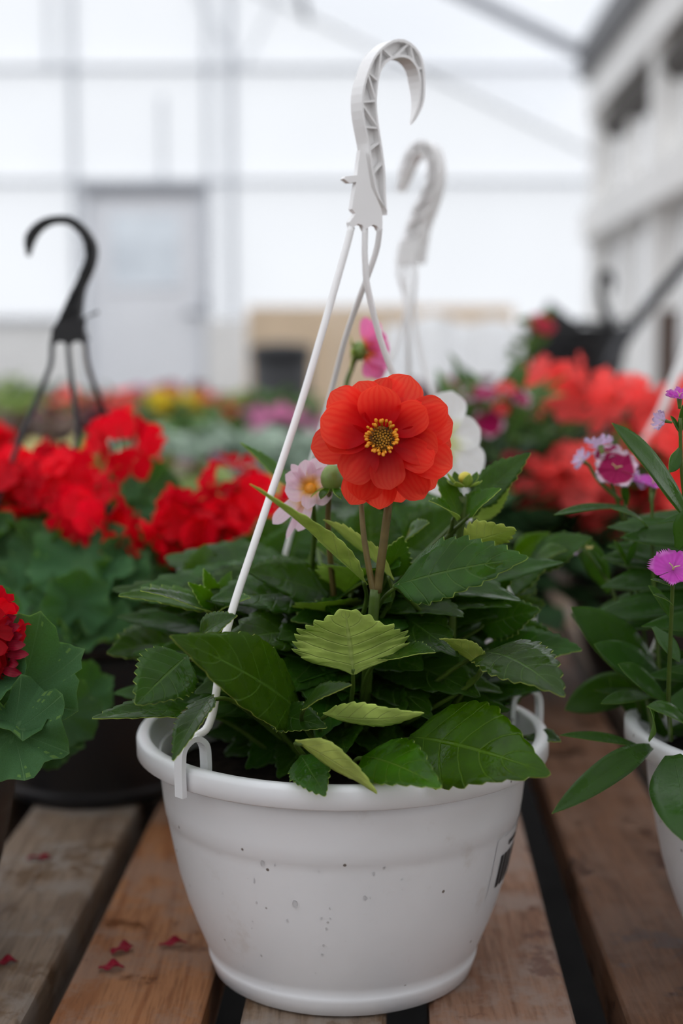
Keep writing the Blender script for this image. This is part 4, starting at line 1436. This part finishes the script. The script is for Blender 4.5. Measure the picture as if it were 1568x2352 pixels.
for i in range(190):
    a = rb.uniform(0, 6.28)
    z = rb.uniform(.14, .285)
    r1 = rb.uniform(.05, .12)
    B = dbase + np.array([.03 * math.cos(a), .02 * math.sin(a) + .03, z - .13])
    T = B + np.array([r1 * math.cos(a), r1 * math.sin(a) * .8, rb.uniform(-.02, .04)])
    put('leaf', blade(B, T, rb.uniform(.010, .026), (math.cos(a) * -.2, -.6, .6), .2, rb.uniform(.2, .9), 0, 0, 4, 10, 'lance', quilt=0, seed=i), ['dianthus_top', 'dianthus_under'], dp)
for pts in [[(1500, 1680, .85), (1462, 1480, .9), (1445, 1290, .91), (1432, 1115, .91)], [(1540, 1700, .83), (1535, 1600, .80), (1540, 1450, .785), (1545, 1330, .775)], [(1600, 1650, .85), (1585, 1300, .82), (1565, 1080, .805), (1562, 960, .80)],
            [(1520, 1650, .88), (1505, 1400, .89), (1498, 1250, .89), (1497, 1130, .89)], [(1470, 1640, .9), (1420, 1400, .92), (1385, 1320, .93), (1340, 1262, .93)], [(1500, 1600, .9), (1455, 1300, .92), (1420, 1160, .915), (1385, 1060, .915)], [(1425, 1150, .912), (1375, 1105, .915), (1350, 1065, .92)]]:
    put('stem', tube([P(*p) for p in pts], .0016, .0011, n=6, sides=6), 'stem', dp)


def dflower(plant, px, py, Y, w, n, mat, label=None, squash=1.0, seed=0, stamen=True):
    c = P(px, py, Y)
    n = nrm(n)
    core = tube([c - n * w * mpp(Y) * .45, c - n * .0004], w * mpp(Y) * .06, w * mpp(Y) * .11, n=3, sides=8)
    f = put('flower', core, 'bud', plant, label=label)
    r = w * mpp(Y) / 2
    link('corolla', fl_mesh(mat, 'dianthus', seed % 4), f, frame(local(plant, c), n, (r, r, r * squash), seed))
    if stamen:
        s = nrm(np.cross(n, (0.2, .1, 1)))
        put('stamens', join(tube([c, c + n * r * .25 + s * r * .05, c + n * r * .45 + s * r * .22], r * .035, r * .02, n=4, sides=5), tube([c, c + n * r * .25 - s * r * .05, c + n * r * .4 - s * r * .25], r * .035, r * .02, n=4, sides=5)), 'white_petal', f)
    return f


for a in [(1415, 1078, .905, 98, (-.1, -.8, .55), 'picotee', 'magenta flower with frilled white edge'), (1378, 1022, .915, 62, (-.2, .2, .9), 'lilac', None, 1.6), (1395, 1045, .918, 66, (-.3, -.5, .8), 'picotee', None, 1.4),
          (1338, 1058, .92, 50, (-.8, -.3, .6), 'lilac', None, 1.6), (1458, 1105, .905, 58, (.7, -.2, .5), 'lilac', None, 1.5), (1545, 1309, .765, 108, (-.05, -.72, .7), 'magenta', 'bright magenta fringed flower'),
          (1500, 1112, .90, 96, (.05, -.18, .98), 'magenta', None, .7), (1524, 966, .81, 46, (-.85, -.2, .2), 'lilac', None, 2.2), (1560, 912, .805, 62, (-.1, -.3, .9), 'magenta', None, 1.3), (1324, 1268, .95, 32, (-.5, -.3, .6), 'lilac', None, 2.0), (1352, 1262, .93, 18, (0, -.2, 1), 'cream_petal', None, 2.5)]:
    dflower(dp, *a, seed=int(a[0]))

# ================================================================== plants behind
def pot_small(plant_name, c, mat, label, s=.8, cat='pot'):
    o = root('flower_pot', c, label, cat)
    put('pot', lathe([(r * s, z * s) for r, z in POT], c, 32), mat, o)
    put('rim', lathe([(r * s, z * s) for r, z in RIM], c, 32, False), mat, o)
    put('soil', lathe([(.111 * s, .122 * s), (.001, .126 * s)], c, 24, False), 'soil', o)
    return o


def foliage_geo(c, rx, ry, h, n, ls, seed, up=.6, lance=False):
    rb = random.Random(seed)
    V, Fc = [], []
    for i in range(n):
        a = rb.uniform(0, 6.28)
        q = math.sqrt(rb.random())
        z = rb.random() ** .7
        lim = math.sqrt(max(.05, 1 - (z * .95) ** 3))
        p = np.array([c[0] + rx * q * lim * math.cos(a), c[1] + ry * q * lim * math.sin(a), c[2] + h * z])
        d = nrm(np.array([math.cos(a) * q + rb.uniform(-.5, .5), math.sin(a) * q + rb.uniform(-.5, .5), up * rb.uniform(-.3, 1)]))
        nn = nrm(np.array([rb.uniform(-.5, .5), rb.uniform(-.7, .3), 1.0]))
        s = nrm(np.cross(d, nn))
        nn = np.cross(s, d)
        l = ls * rb.uniform(.7, 1.3)
        w = l * (.16 if lance else .34)
        k = len(V)
        V += [p, p + d * l * .35 + s * w - nn * l * .03, p + d * l * .75 + s * w * .7 - nn * l * .1, p + d * l - nn * l * .22, p + d * l * .75 - s * w * .7 - nn * l * .1, p + d * l * .35 - s * w - nn * l * .03, p + d * l * .5 - nn * l * .08 - nn * w * .2]
        Fc += [(k, k + 1, k + 6), (k + 1, k + 2, k + 6), (k + 2, k + 3, k + 6), (k + 3, k + 4, k + 6), (k + 4, k + 5, k + 6), (k + 5, k, k + 6)]
    return dict(V=np.array(V), F=Fc)


def back_plant(name, px, ytop, Y, fol, label, cat, rx=.13, flowers=None, nfl=0, fsz=.018, kind='geranium', potmat='black_plastic', ps=.8, ls=.045, n=150, lance=False, potlabel=None, spread=.9, pot=True, seed=0, zb=0.0):
    """a potted plant standing on the bench: pot, foliage, every flower a part"""
    x = xpx(px, Y)
    zt = zpx(ytop, Y)
    ph = .1 * ps * 1.25
    if pot:
        pot_small('flower_pot', (x, Y, zb), potmat, potlabel, ps)
    zt = max(zt, zb + ph + .05)
    pl = root(name, (x, Y, zb + ph), label, cat)
    put('foliage', foliage_geo((x, Y, zb + ph), rx, rx, zt - zb - ph - (ls * .3), n, ls, seed + int(px), lance=lance), 'fol_' + fol, pl, kind='stuff')
    put('stem', join(*[tube([(x, Y, zb + ph - .005), (x + .3 * rx * math.cos(k * 1.3), Y + .3 * rx * math.sin(k * 1.3), (zt + zb + ph) / 2)], .003, .002, n=2, sides=5) for k in range(5)]), 'stem', pl)
    rb = random.Random(seed + int(px * 3 + Y * 100))
    for k in range(nfl):
        a = rb.uniform(0, 6.28)
        q = rb.random() ** .5 * spread
        p = np.array([x + rx * q * math.cos(a), Y + rx * q * math.sin(a), zt - (zt - zb - ph) * .28 * q * q - rb.uniform(0, .03)])
        mt = flowers if isinstance(flowers, str) else rb.choice(flowers)
        f = put('flower', tube([(x + rx * .3 * q * math.cos(a), Y + rx * .3 * q * math.sin(a), zb + ph + .03), p], .0015, .0012, n=2, sides=5), 'stem', pl)
        link('corolla', fl_mesh(mt, kind, rb.randrange(4)), f, frame(local(pl, p), (rb.uniform(-.6, .6), rb.uniform(-1, .1), .8), fsz * rb.uniform(.8, 1.2), rb.uniform(0, 6)))
    return pl


# coral geraniums, right
cgp = (.375, 1.62, 0)
cb, ct = basket('hanging_basket', cgp, 'brown_plastic', 'dark hanging basket under the coral geraniums, mostly hidden', 'hanging basket', (200, 300, 60))
put('wire', tube([ct[0], P(1490, 1000, 1.5), P(1568, 820, 1.5), P(1700, 500, 1.58)], .005, .005, n=5), 'white_hook', cb)
cg = root('geranium_plant', (cgp[0], cgp[1], .125), 'geranium plant with round coral flower heads beside the dianthus', 'geranium')
cbase = np.array([cgp[0], cgp[1], .13])
for i, (px, py, Y, r) in enumerate([(1290, 905, 1.66, 82), (1455, 955, 1.62, 84), (1345, 1110, 1.5, 82), (1240, 1118, 1.5, 42), (1530, 1060, 1.5, 90), (1600, 960, 1.6, 90), (1520, 1150, 1.5, 60), (1395, 1190, 1.5, 34)]):
    c = P(px, py, Y)
    head(cg, c, r * .92 * mpp(Y), 'geranium_coral', 90 + i, 13, .0225, cbase + (c - cbase) * .3)
for i in range(44):
    a = rb.uniform(0, 6.28)
    rr = rb.uniform(.04, .17)
    gleaf(cg, (cbase[0] - .03 + rr * math.cos(a), cbase[1] + rr * math.sin(a) * .8, rb.uniform(.15, .27)), rb.uniform(.028, .042), (math.cos(a) * .5, math.sin(a) * .4 - .4, .8), (math.cos(a), math.sin(a), .1), i)

# dianthus behind the white bloom
d2 = root('dianthus_plant', (.14, 1.62, .10), 'smaller dianthus with pink white-edged flowers behind the white bloom', 'dianthus')
pot_small('flower_pot', (.14, 1.62, 0), 'black_plastic', 'black pot under the smaller dianthus behind the white bloom', .8)
put('foliage', foliage_geo((.185, 1.58, .10), .17, .13, .16, 480, .05, 5, lance=False), 'fol_dark', d2, kind='stuff')
put('upper_foliage', foliage_geo((.16, 1.58, .2), .10, .1, .13, 130, .045, 6, up=1.5, lance=True), 'fol_green', d2, kind='stuff')
for i, (px, py, w, n, mt) in enumerate([(1108, 912, 100, (-.1, -.35, .9), 'picotee'), (1122, 976, 80, (.1, -.7, .6), 'picotee'), (1190, 918, 60, (.3, -.5, .7), 'picotee'), (1175, 1058, 50, (0, -.6, .8), 'rose_red'), (1205, 1135, 46, (0, -.9, .4), 'rose_red'), (1140, 1080, 40, (0, -.7, .6), 'picotee'), (1215, 1070, 44, (0, -.7, .6), 'rose_red'), (1160, 895, 50, (0, -.7, .6), 'geranium_coral'), (1150, 940, 40, (0, -.7, .6), 'geranium_coral')]):
    f = dflower(d2, px, py, 1.5, w, n, mt, None, 1.0, i, False)
    put('stem', tube([P(px, py, 1.505), (.15, 1.58, .2), (.14, 1.62, .11)], .0016, .002, n=5, sides=5), 'stem', d2)

# second row left: coleus, silver foliage, yellow and pink flowers
rows = [
    ('coleus', 480, 1045, 1.80, 'purple', 'purple coleus between the red geraniums', 'coleus', dict(rx=.06, n=90, ls=.05, ps=.6)),
    ('coleus', 560, 1085, 1.75, 'lime', 'lime green coleus behind the red geraniums', 'coleus', dict(rx=.08, n=90, ls=.04, ps=.6)),
    ('coleus', 400, 1060, 1.78, 'olive', 'olive brown coleus right of the tallest red head', 'coleus', dict(rx=.07, n=90, ls=.045, ps=.6)),
    ('bedding_plant', 60, 1028, 1.95, 'green', 'low plant with cream flowers under the black hook wires', 'flower', dict(rx=.10, flowers='cream_petal', nfl=14, fsz=.026, n=110, ps=.6)),
    ('bedding_plant', 175, 1022, 2.05, 'lime', 'low plant with pale yellow flowers beside the middle black wire', 'flower', dict(rx=.09, flowers='cream_petal', nfl=12, fsz=.028, n=110, ps=.6)),
    ('silver_plant', 400, 990, 2.35, 'silver', 'silver leaved plant left of the white wire', 'foliage plant', dict(rx=.13, n=220, ls=.045, ps=.7)),
    ('silver_plant', 560, 985, 2.40, 'silver', 'silver leaved plant in the middle of the silver row', 'foliage plant', dict(rx=.13, n=220, ls=.045, ps=.7)),
    ('silver_plant', 700, 990, 2.30, 'silver', 'silver leaved plant nearest the scarlet bloom', 'foliage plant', dict(rx=.11, n=200, ls=.045, ps=.7)),
    ('bedding_plant', 300, 975, 2.75, 'green', 'plain green plant behind the tallest red geranium head', 'foliage plant', dict(rx=.14, n=160, ps=.8)),
    ('bedding_plant', 470, 955, 2.85, 'green', 'plain green plant below the yellow flowers', 'foliage plant', dict(rx=.16, n=190, ps=.8)),
    ('bedding_plant', 640, 940, 2.90, 'dark', 'plant with pink flowers left of the scarlet bloom', 'flower', dict(rx=.12, flowers='pink_far', nfl=9, fsz=.030, n=150, ps=.8, kind='daisy')),
    ('heuchera', 60, 950, 2.60, 'brown', 'brown leaved heuchera at the left edge', 'foliage plant', dict(rx=.12, n=160, ps=.8)),
    ('heuchera', 160, 938, 2.80, 'burgundy', 'burgundy leaved heuchera behind the black wires', 'foliage plant', dict(rx=.12, n=160, ps=.8)),
    ('bedding_plant', -20, 905, 3.35, 'lime', 'tall lime green plant at the left edge', 'foliage plant', dict(rx=.13, n=200, ps=1, lance=True, ls=.08)),
    ('bedding_plant', 240, 898, 3.60, 'olive', 'plant with coral flowers in front of the door', 'flower', dict(rx=.16, flowers='geranium_coral', nfl=26, fsz=.034, n=150, ps=1)),
    ('bedding_plant', 330, 900, 3.75, 'olive', 'plant with rose red flowers in front of the door', 'flower', dict(rx=.13, flowers=['rose_red', 'pink_far'], nfl=24, fsz=.03, n=150, ps=1)),
    ('marigold_plant', 372, 912, 3.45, 'green', 'plant with one round yellow bloom left of the other', 'flower', dict(rx=.08, flowers='yellow_petal', nfl=7, fsz=.03, n=110, ps=.9, spread=.35, kind='daisy')),
    ('marigold_plant', 438, 912, 3.50, 'green', 'plant with one round yellow bloom right of the other', 'flower', dict(rx=.08, flowers='yellow_petal', nfl=7, fsz=.03, n=110, ps=.9, spread=.35, kind='daisy')),
    ('bedding_plant', 490, 905, 4.1, 'lime', 'plant with salmon flowers right of the door', 'flower', dict(rx=.14, flowers='geranium_coral', nfl=10, fsz=.03, n=150, ps=1)),
    ('bedding_plant', 620, 905, 4.3, 'green', 'green plant standing before the black bin', 'foliage plant', dict(rx=.14, n=170, ps=1.1, ls=.07)),
    ('bedding_plant', 410, 892, 4.5, 'burgundy', 'plant with dark red flowers at the foot of the door', 'flower', dict(rx=.16, flowers='rose_red', nfl=22, fsz=.034, n=150, ps=1.1)),
    ('bedding_plant', 110, 890, 4.4, 'dark', 'dark green plant beside the door on the left', 'foliage plant', dict(rx=.16, n=180, ps=1.1)),
    ('bedding_plant', 10, 872, 4.6, 'lime', 'bright green plant far back at the left edge', 'foliage plant', dict(rx=.16, n=180, ps=1.1)),
    ('bedding_plant', 1015, 872, 2.30, 'burgundy', 'dark red leaved plant behind the white bloom', 'foliage plant', dict(rx=.10, n=150, ps=.8, flowers='rose_red', nfl=6, fsz=.02)),
    ('bedding_plant', 1095, 880, 2.45, 'dark', 'grey green plant right of the dark red leaved one', 'foliage plant', dict(rx=.10, n=160, ps=.8)),
    ('bedding_plant', 1190, 905, 2.30, 'dark', 'dark green plant below the climbing vine', 'foliage plant', dict(rx=.12, n=160, ps=.8)),
    ('bedding_plant', 1400, 900, 2.40, 'dark', 'green plant behind the coral geraniums', 'foliage plant', dict(rx=.14, n=160, ps=.8)),
    ('bedding_plant', 820, 960, 2.6, 'dark', 'dark plant with pink flowers behind the scarlet bloom', 'flower', dict(rx=.13, flowers='pink_far', nfl=8, fsz=.024, n=150, ps=.8)),
]
# stand the pots clear of each other, then size each to the room it has
spots = [[r_[1], r_[3], r_[7].get('ps', .8)] for r_ in rows]
fixed = [(.375, 1.62, .128), (.14, 1.62, .103), (.045, 1.26, .128), (-.218, 1.235, .128)]
for _ in range(60):
    for i in range(len(spots)):
        for j in range(i):
            a, b_ = spots[i], spots[j]
            d_ = math.hypot(xpx(a[0], a[1]) - xpx(b_[0], b_[1]), a[1] - b_[1])
            if d_ < .125:
                q = (.125 - d_) * .5 + .004
                sg = 1 if a[1] >= b_[1] else -1
                a[1] += q * sg
                b_[1] -= q * sg
for i, a in enumerate(spots):
    x_ = xpx(a[0], a[1])
    room = min([math.hypot(x_ - xpx(b_[0], b_[1]), a[1] - b_[1]) * .5 for j, b_ in enumerate(spots) if j != i] + [math.hypot(x_ - fx, a[1] - fy) - fr for fx, fy, fr in fixed])
    a[2] = min(a[2], max(.3, (room - .002) / .1276))
for (nm, px, yt, Y, fo, lb, ct_, kw), sp_ in zip(rows, spots):
    Y, kw['ps'] = sp_[1], sp_[2]
    back_plant(nm, px, yt, Y, fo, lb, ct_, potlabel='small black pot under the ' + lb.replace(' with ', ' of '), **kw)

# climbing vine with a red flower
vn = root('vine', (xpx(1215, 2.1), 2.1, .0), 'tall climbing vine with one red flower before the black basket', 'vine')
put('stem', tube([(xpx(1215, 2.1), 2.1, .0), P(1205, 1000, 2.1), P(1200, 860, 2.1), P(1215, 780, 2.1), P(1240, 725, 2.1)], .006, .003, n=6), 'stem', vn)
rb = random.Random(8)
for i in range(30):
    y = 1000 - i * 9.2
    B = P(1205 + rb.uniform(-12, 18) + max(0, (800 - y)) * .3, y, 2.1)
    T = B + np.array([rb.uniform(-.03, .035), rb.uniform(-.03, .03), rb.uniform(-.015, .025)])
    put('leaf', blade(B, T, .02, (rb.uniform(-.5, .5), -.6, .6), .1, .4, 0, 0, 4, 8, 'lance', quilt=0, seed=i), ['bright_top', 'dahlia_under'], vn)
for (px, py) in ((1245, 745), (1235, 738), (1252, 752)):
    f = put('flower', ball(P(px, py, 2.09), .004), 'bud', vn)
    link('corolla', fl_mesh('rose_red', 'geranium', 1), f, frame(local(vn, P(px, py, 2.085)), (.1, -.9, .3), .014))

# ================================================================== things standing behind
# black basket on a crate to the right
Yb = 3.05
bx_ = xpx(1328, Yb)
cr = root('crate', (bx_, Yb, 0), 'black plastic crate under the far black basket', 'crate')
for (a0, a1, b0, b1) in ((-.17, .17, -.15, -.142), (-.17, .17, .142, .15), (-.17, -.162, -.142, .142), (.162, .17, -.142, .142)):
    put('side_panel', box(bx_ + a0, bx_ + a1, Yb + b0, Yb + b1, 0.0, .27), 'black_plastic', cr, smooth=False)
put('deck', box(bx_ - .17, bx_ + .17, Yb - .15, Yb + .15, .27, .285), 'black_plastic', cr, smooth=False)
bb, bt = basket('hanging_basket', (bx_, Yb, .286), 'black_plastic', 'empty black hanging basket far right with its hook seen edge-on', 'hanging basket', (200, 320, 80), .92)
oc = [(1404, 676), (1414, 652), (1408, 626), (1392, 618), (1376, 626), (1370, 655), (1374, 690), (1382, 725), (1388, 755)]
ic = [(1399, 664), (1402, 652), (1399, 641), (1392, 640), (1386, 645), (1386, 660), (1391, 690), (1404, 720), (1416, 755)]
hg, O, I, dv = hook_geo(oc, ic, Yb, float(P(1390, 680, Yb)[0]), 0.1, (.05, 1, 0), .012, th=.003, n=24)
put('hook', hg, 'black_plastic', bb, smooth=False)
for a, t in (((1396, 745), 0), ((1403, 745), 1), ((1408, 745), 2)):
    put('wire', tube([P(*a, Yb), (P(*a, Yb) + bt[t]) / 2, bt[t]], .004, n=4), 'black_plastic', bb)
tr = single('nursery_tray', ext([(1215, 1181), (1215, 790), (1262, 692), (1330, 745), (1330, 1181)], 3.28, .03), 'black_plastic', P(1262, 1181, 3.28), 'black nursery tray tilted up behind the far basket', 'tray', smooth=False)

single('support_pole', tube([P(1395, 850, 2.75), P(1430, 785, 2.75), P(1500, 690, 2.75), P(1590, 585, 2.75)], .0125, n=4, sides=10), 'dark_steel', P(1395, 850, 2.75), 'dark grey metal pole leaning across the right wall', 'pole')
Yq = 5.2
single('wooden_post', box(xpx(1513, Yq), xpx(1553, Yq), Yq - .03, Yq + .03, GROUND, zpx(712, Yq)), 'brown_post', (xpx(1533, Yq), Yq, GROUND), 'short brown wooden post by the right wall', 'post', smooth=False)

# plywood bin, black barrel and white sheet before the end wall
Yp = 8.6
pw = root('plywood_screen', (xpx(870, Yp), Yp, GROUND), 'tan plywood screen standing before the end wall', 'screen')
xs = [570, 775, 980, 1178]
for i in range(3):
    put('board', box(xpx(xs[i] + 1, Yp), xpx(xs[i + 1] - 1, Yp), Yp - .009, Yp + .009, GROUND, zpx(704, Yp)), 'ply', pw, smooth=False)
for x0 in (575, 978, 1172):
    put('stake', box(xpx(x0, Yp) - .02, xpx(x0, Yp) + .02, Yp + .01, Yp + .05, GROUND, zpx(715, Yp)), 'ply', pw, smooth=False)
Ybn = 7.4
xb_ = xpx(645, Ybn)
tw = 70 * mpp(Ybn)
ht = zpx(790, Ybn) - GROUND
bn = root('rubbish_bin', (xb_, Ybn, GROUND), 'black tapered rubbish bin in front of the plywood', 'bin')
c_ = (xb_, Ybn, GROUND)
put('body', lathe([(tw * .70, 0), (tw * .74, .02), (tw * .98, ht - .05), (tw * .94, ht - .05), (tw * .7, .05)], c_, 40), 'black_plastic', bn)
put('lid', lathe([(tw * 1.02, ht - .06), (tw * 1.04, ht - .04), (tw * 1.02, ht - .012), (tw * .8, ht), (.001, ht + .012)], c_, 40, False), 'black_plastic', bn)
Yw = 8.0
V, Fc = [], []
nx, nz = 26, 12
xa, xb2 = xpx(880, Yw), xpx(1215, Yw)
for j in range(nz + 1):
    for i in range(nx + 1):
        q, s = i / nx, j / nz
        top = zpx(728 + 90 * abs(q - .35) ** 2 * (1 if q < .35 else .7) + 10 * math.sin(q * 14), Yw)
        dep = (1 - s) * .5 + .05 * math.sin(q * 20 + s * 3) + .03 * math.sin(q * 37)
        V.append((xa + (xb2 - xa) * q, Yw - dep, GROUND + .004 + (top - GROUND - .004) * s))
for j in range(nz):
    for i in range(nx):
        k = j * (nx + 1) + i
        Fc.append((k, k + 1, k + nx + 2, k + nx + 1))
nb = len(V)
for j in range(nz + 1):
    for i in range(nx + 1):
        x_, y_, z_ = V[j * (nx + 1) + i]
        V.append((x_, Yw + (1 - j / nz) * .3 + .03, z_))
for j in range(nz):
    for i in range(nx):
        k = nb + j * (nx + 1) + i
        Fc.append((k, k + nx + 1, k + nx + 2, k + 1))
for i in range(nx):
    k = nz * (nx + 1) + i
    Fc.append((k, k + 1, nb + k + 1, nb + k))
for j in range(nz):
    for i0 in (0, nx):
        k = j * (nx + 1) + i0
        Fc.append((k, k + nx + 1, nb + k + nx + 1, nb + k))
single('covered_heap', dict(V=np.array(V), F=Fc), 'sheet', ((xa + xb2) / 2, Yw, GROUND), 'heap covered with white sheeting in front of the plywood', 'sheeting')

# ================================================================== fallen petals
for i, (px, py, L, w, a, lb) in enumerate([
    (90, 1974, .018, .006, .1, 'narrow red petal lying alone on the grey left plank'),
    (12, 2213, .015, .007, .2, 'red petal on the grey left plank at the picture edge'),
    (281, 2184, .016, .009, .7, 'broad red petal, upper one of the pair left of the pot'),
    (256, 2225, .016, .008, .1, 'crumpled red petal, lower one of the pair left of the pot'),
    (398, 2170, .018, .007, .25, 'curled dark red petal lying nearest the pot')]):
    c = G(px, py, .0)
    d_ = np.array([math.cos(a), math.sin(a), 0]) * L / 2
    g = blade(c - d_ + (0, 0, .0006), c + d_ + (0, 0, .001), w, (0, -.1, 1), .35, .5, 0, 0, 6, 10, 'narrow', wave=.25, quilt=0, thick=.0004, seed=i)
    g['V'][:, 2] += .0002 - g['V'][:, 2].min()
    single('fallen_petal', g, ['dried', 'dried'], tuple(c), lb, 'petal', 'fallen petals on the bench')
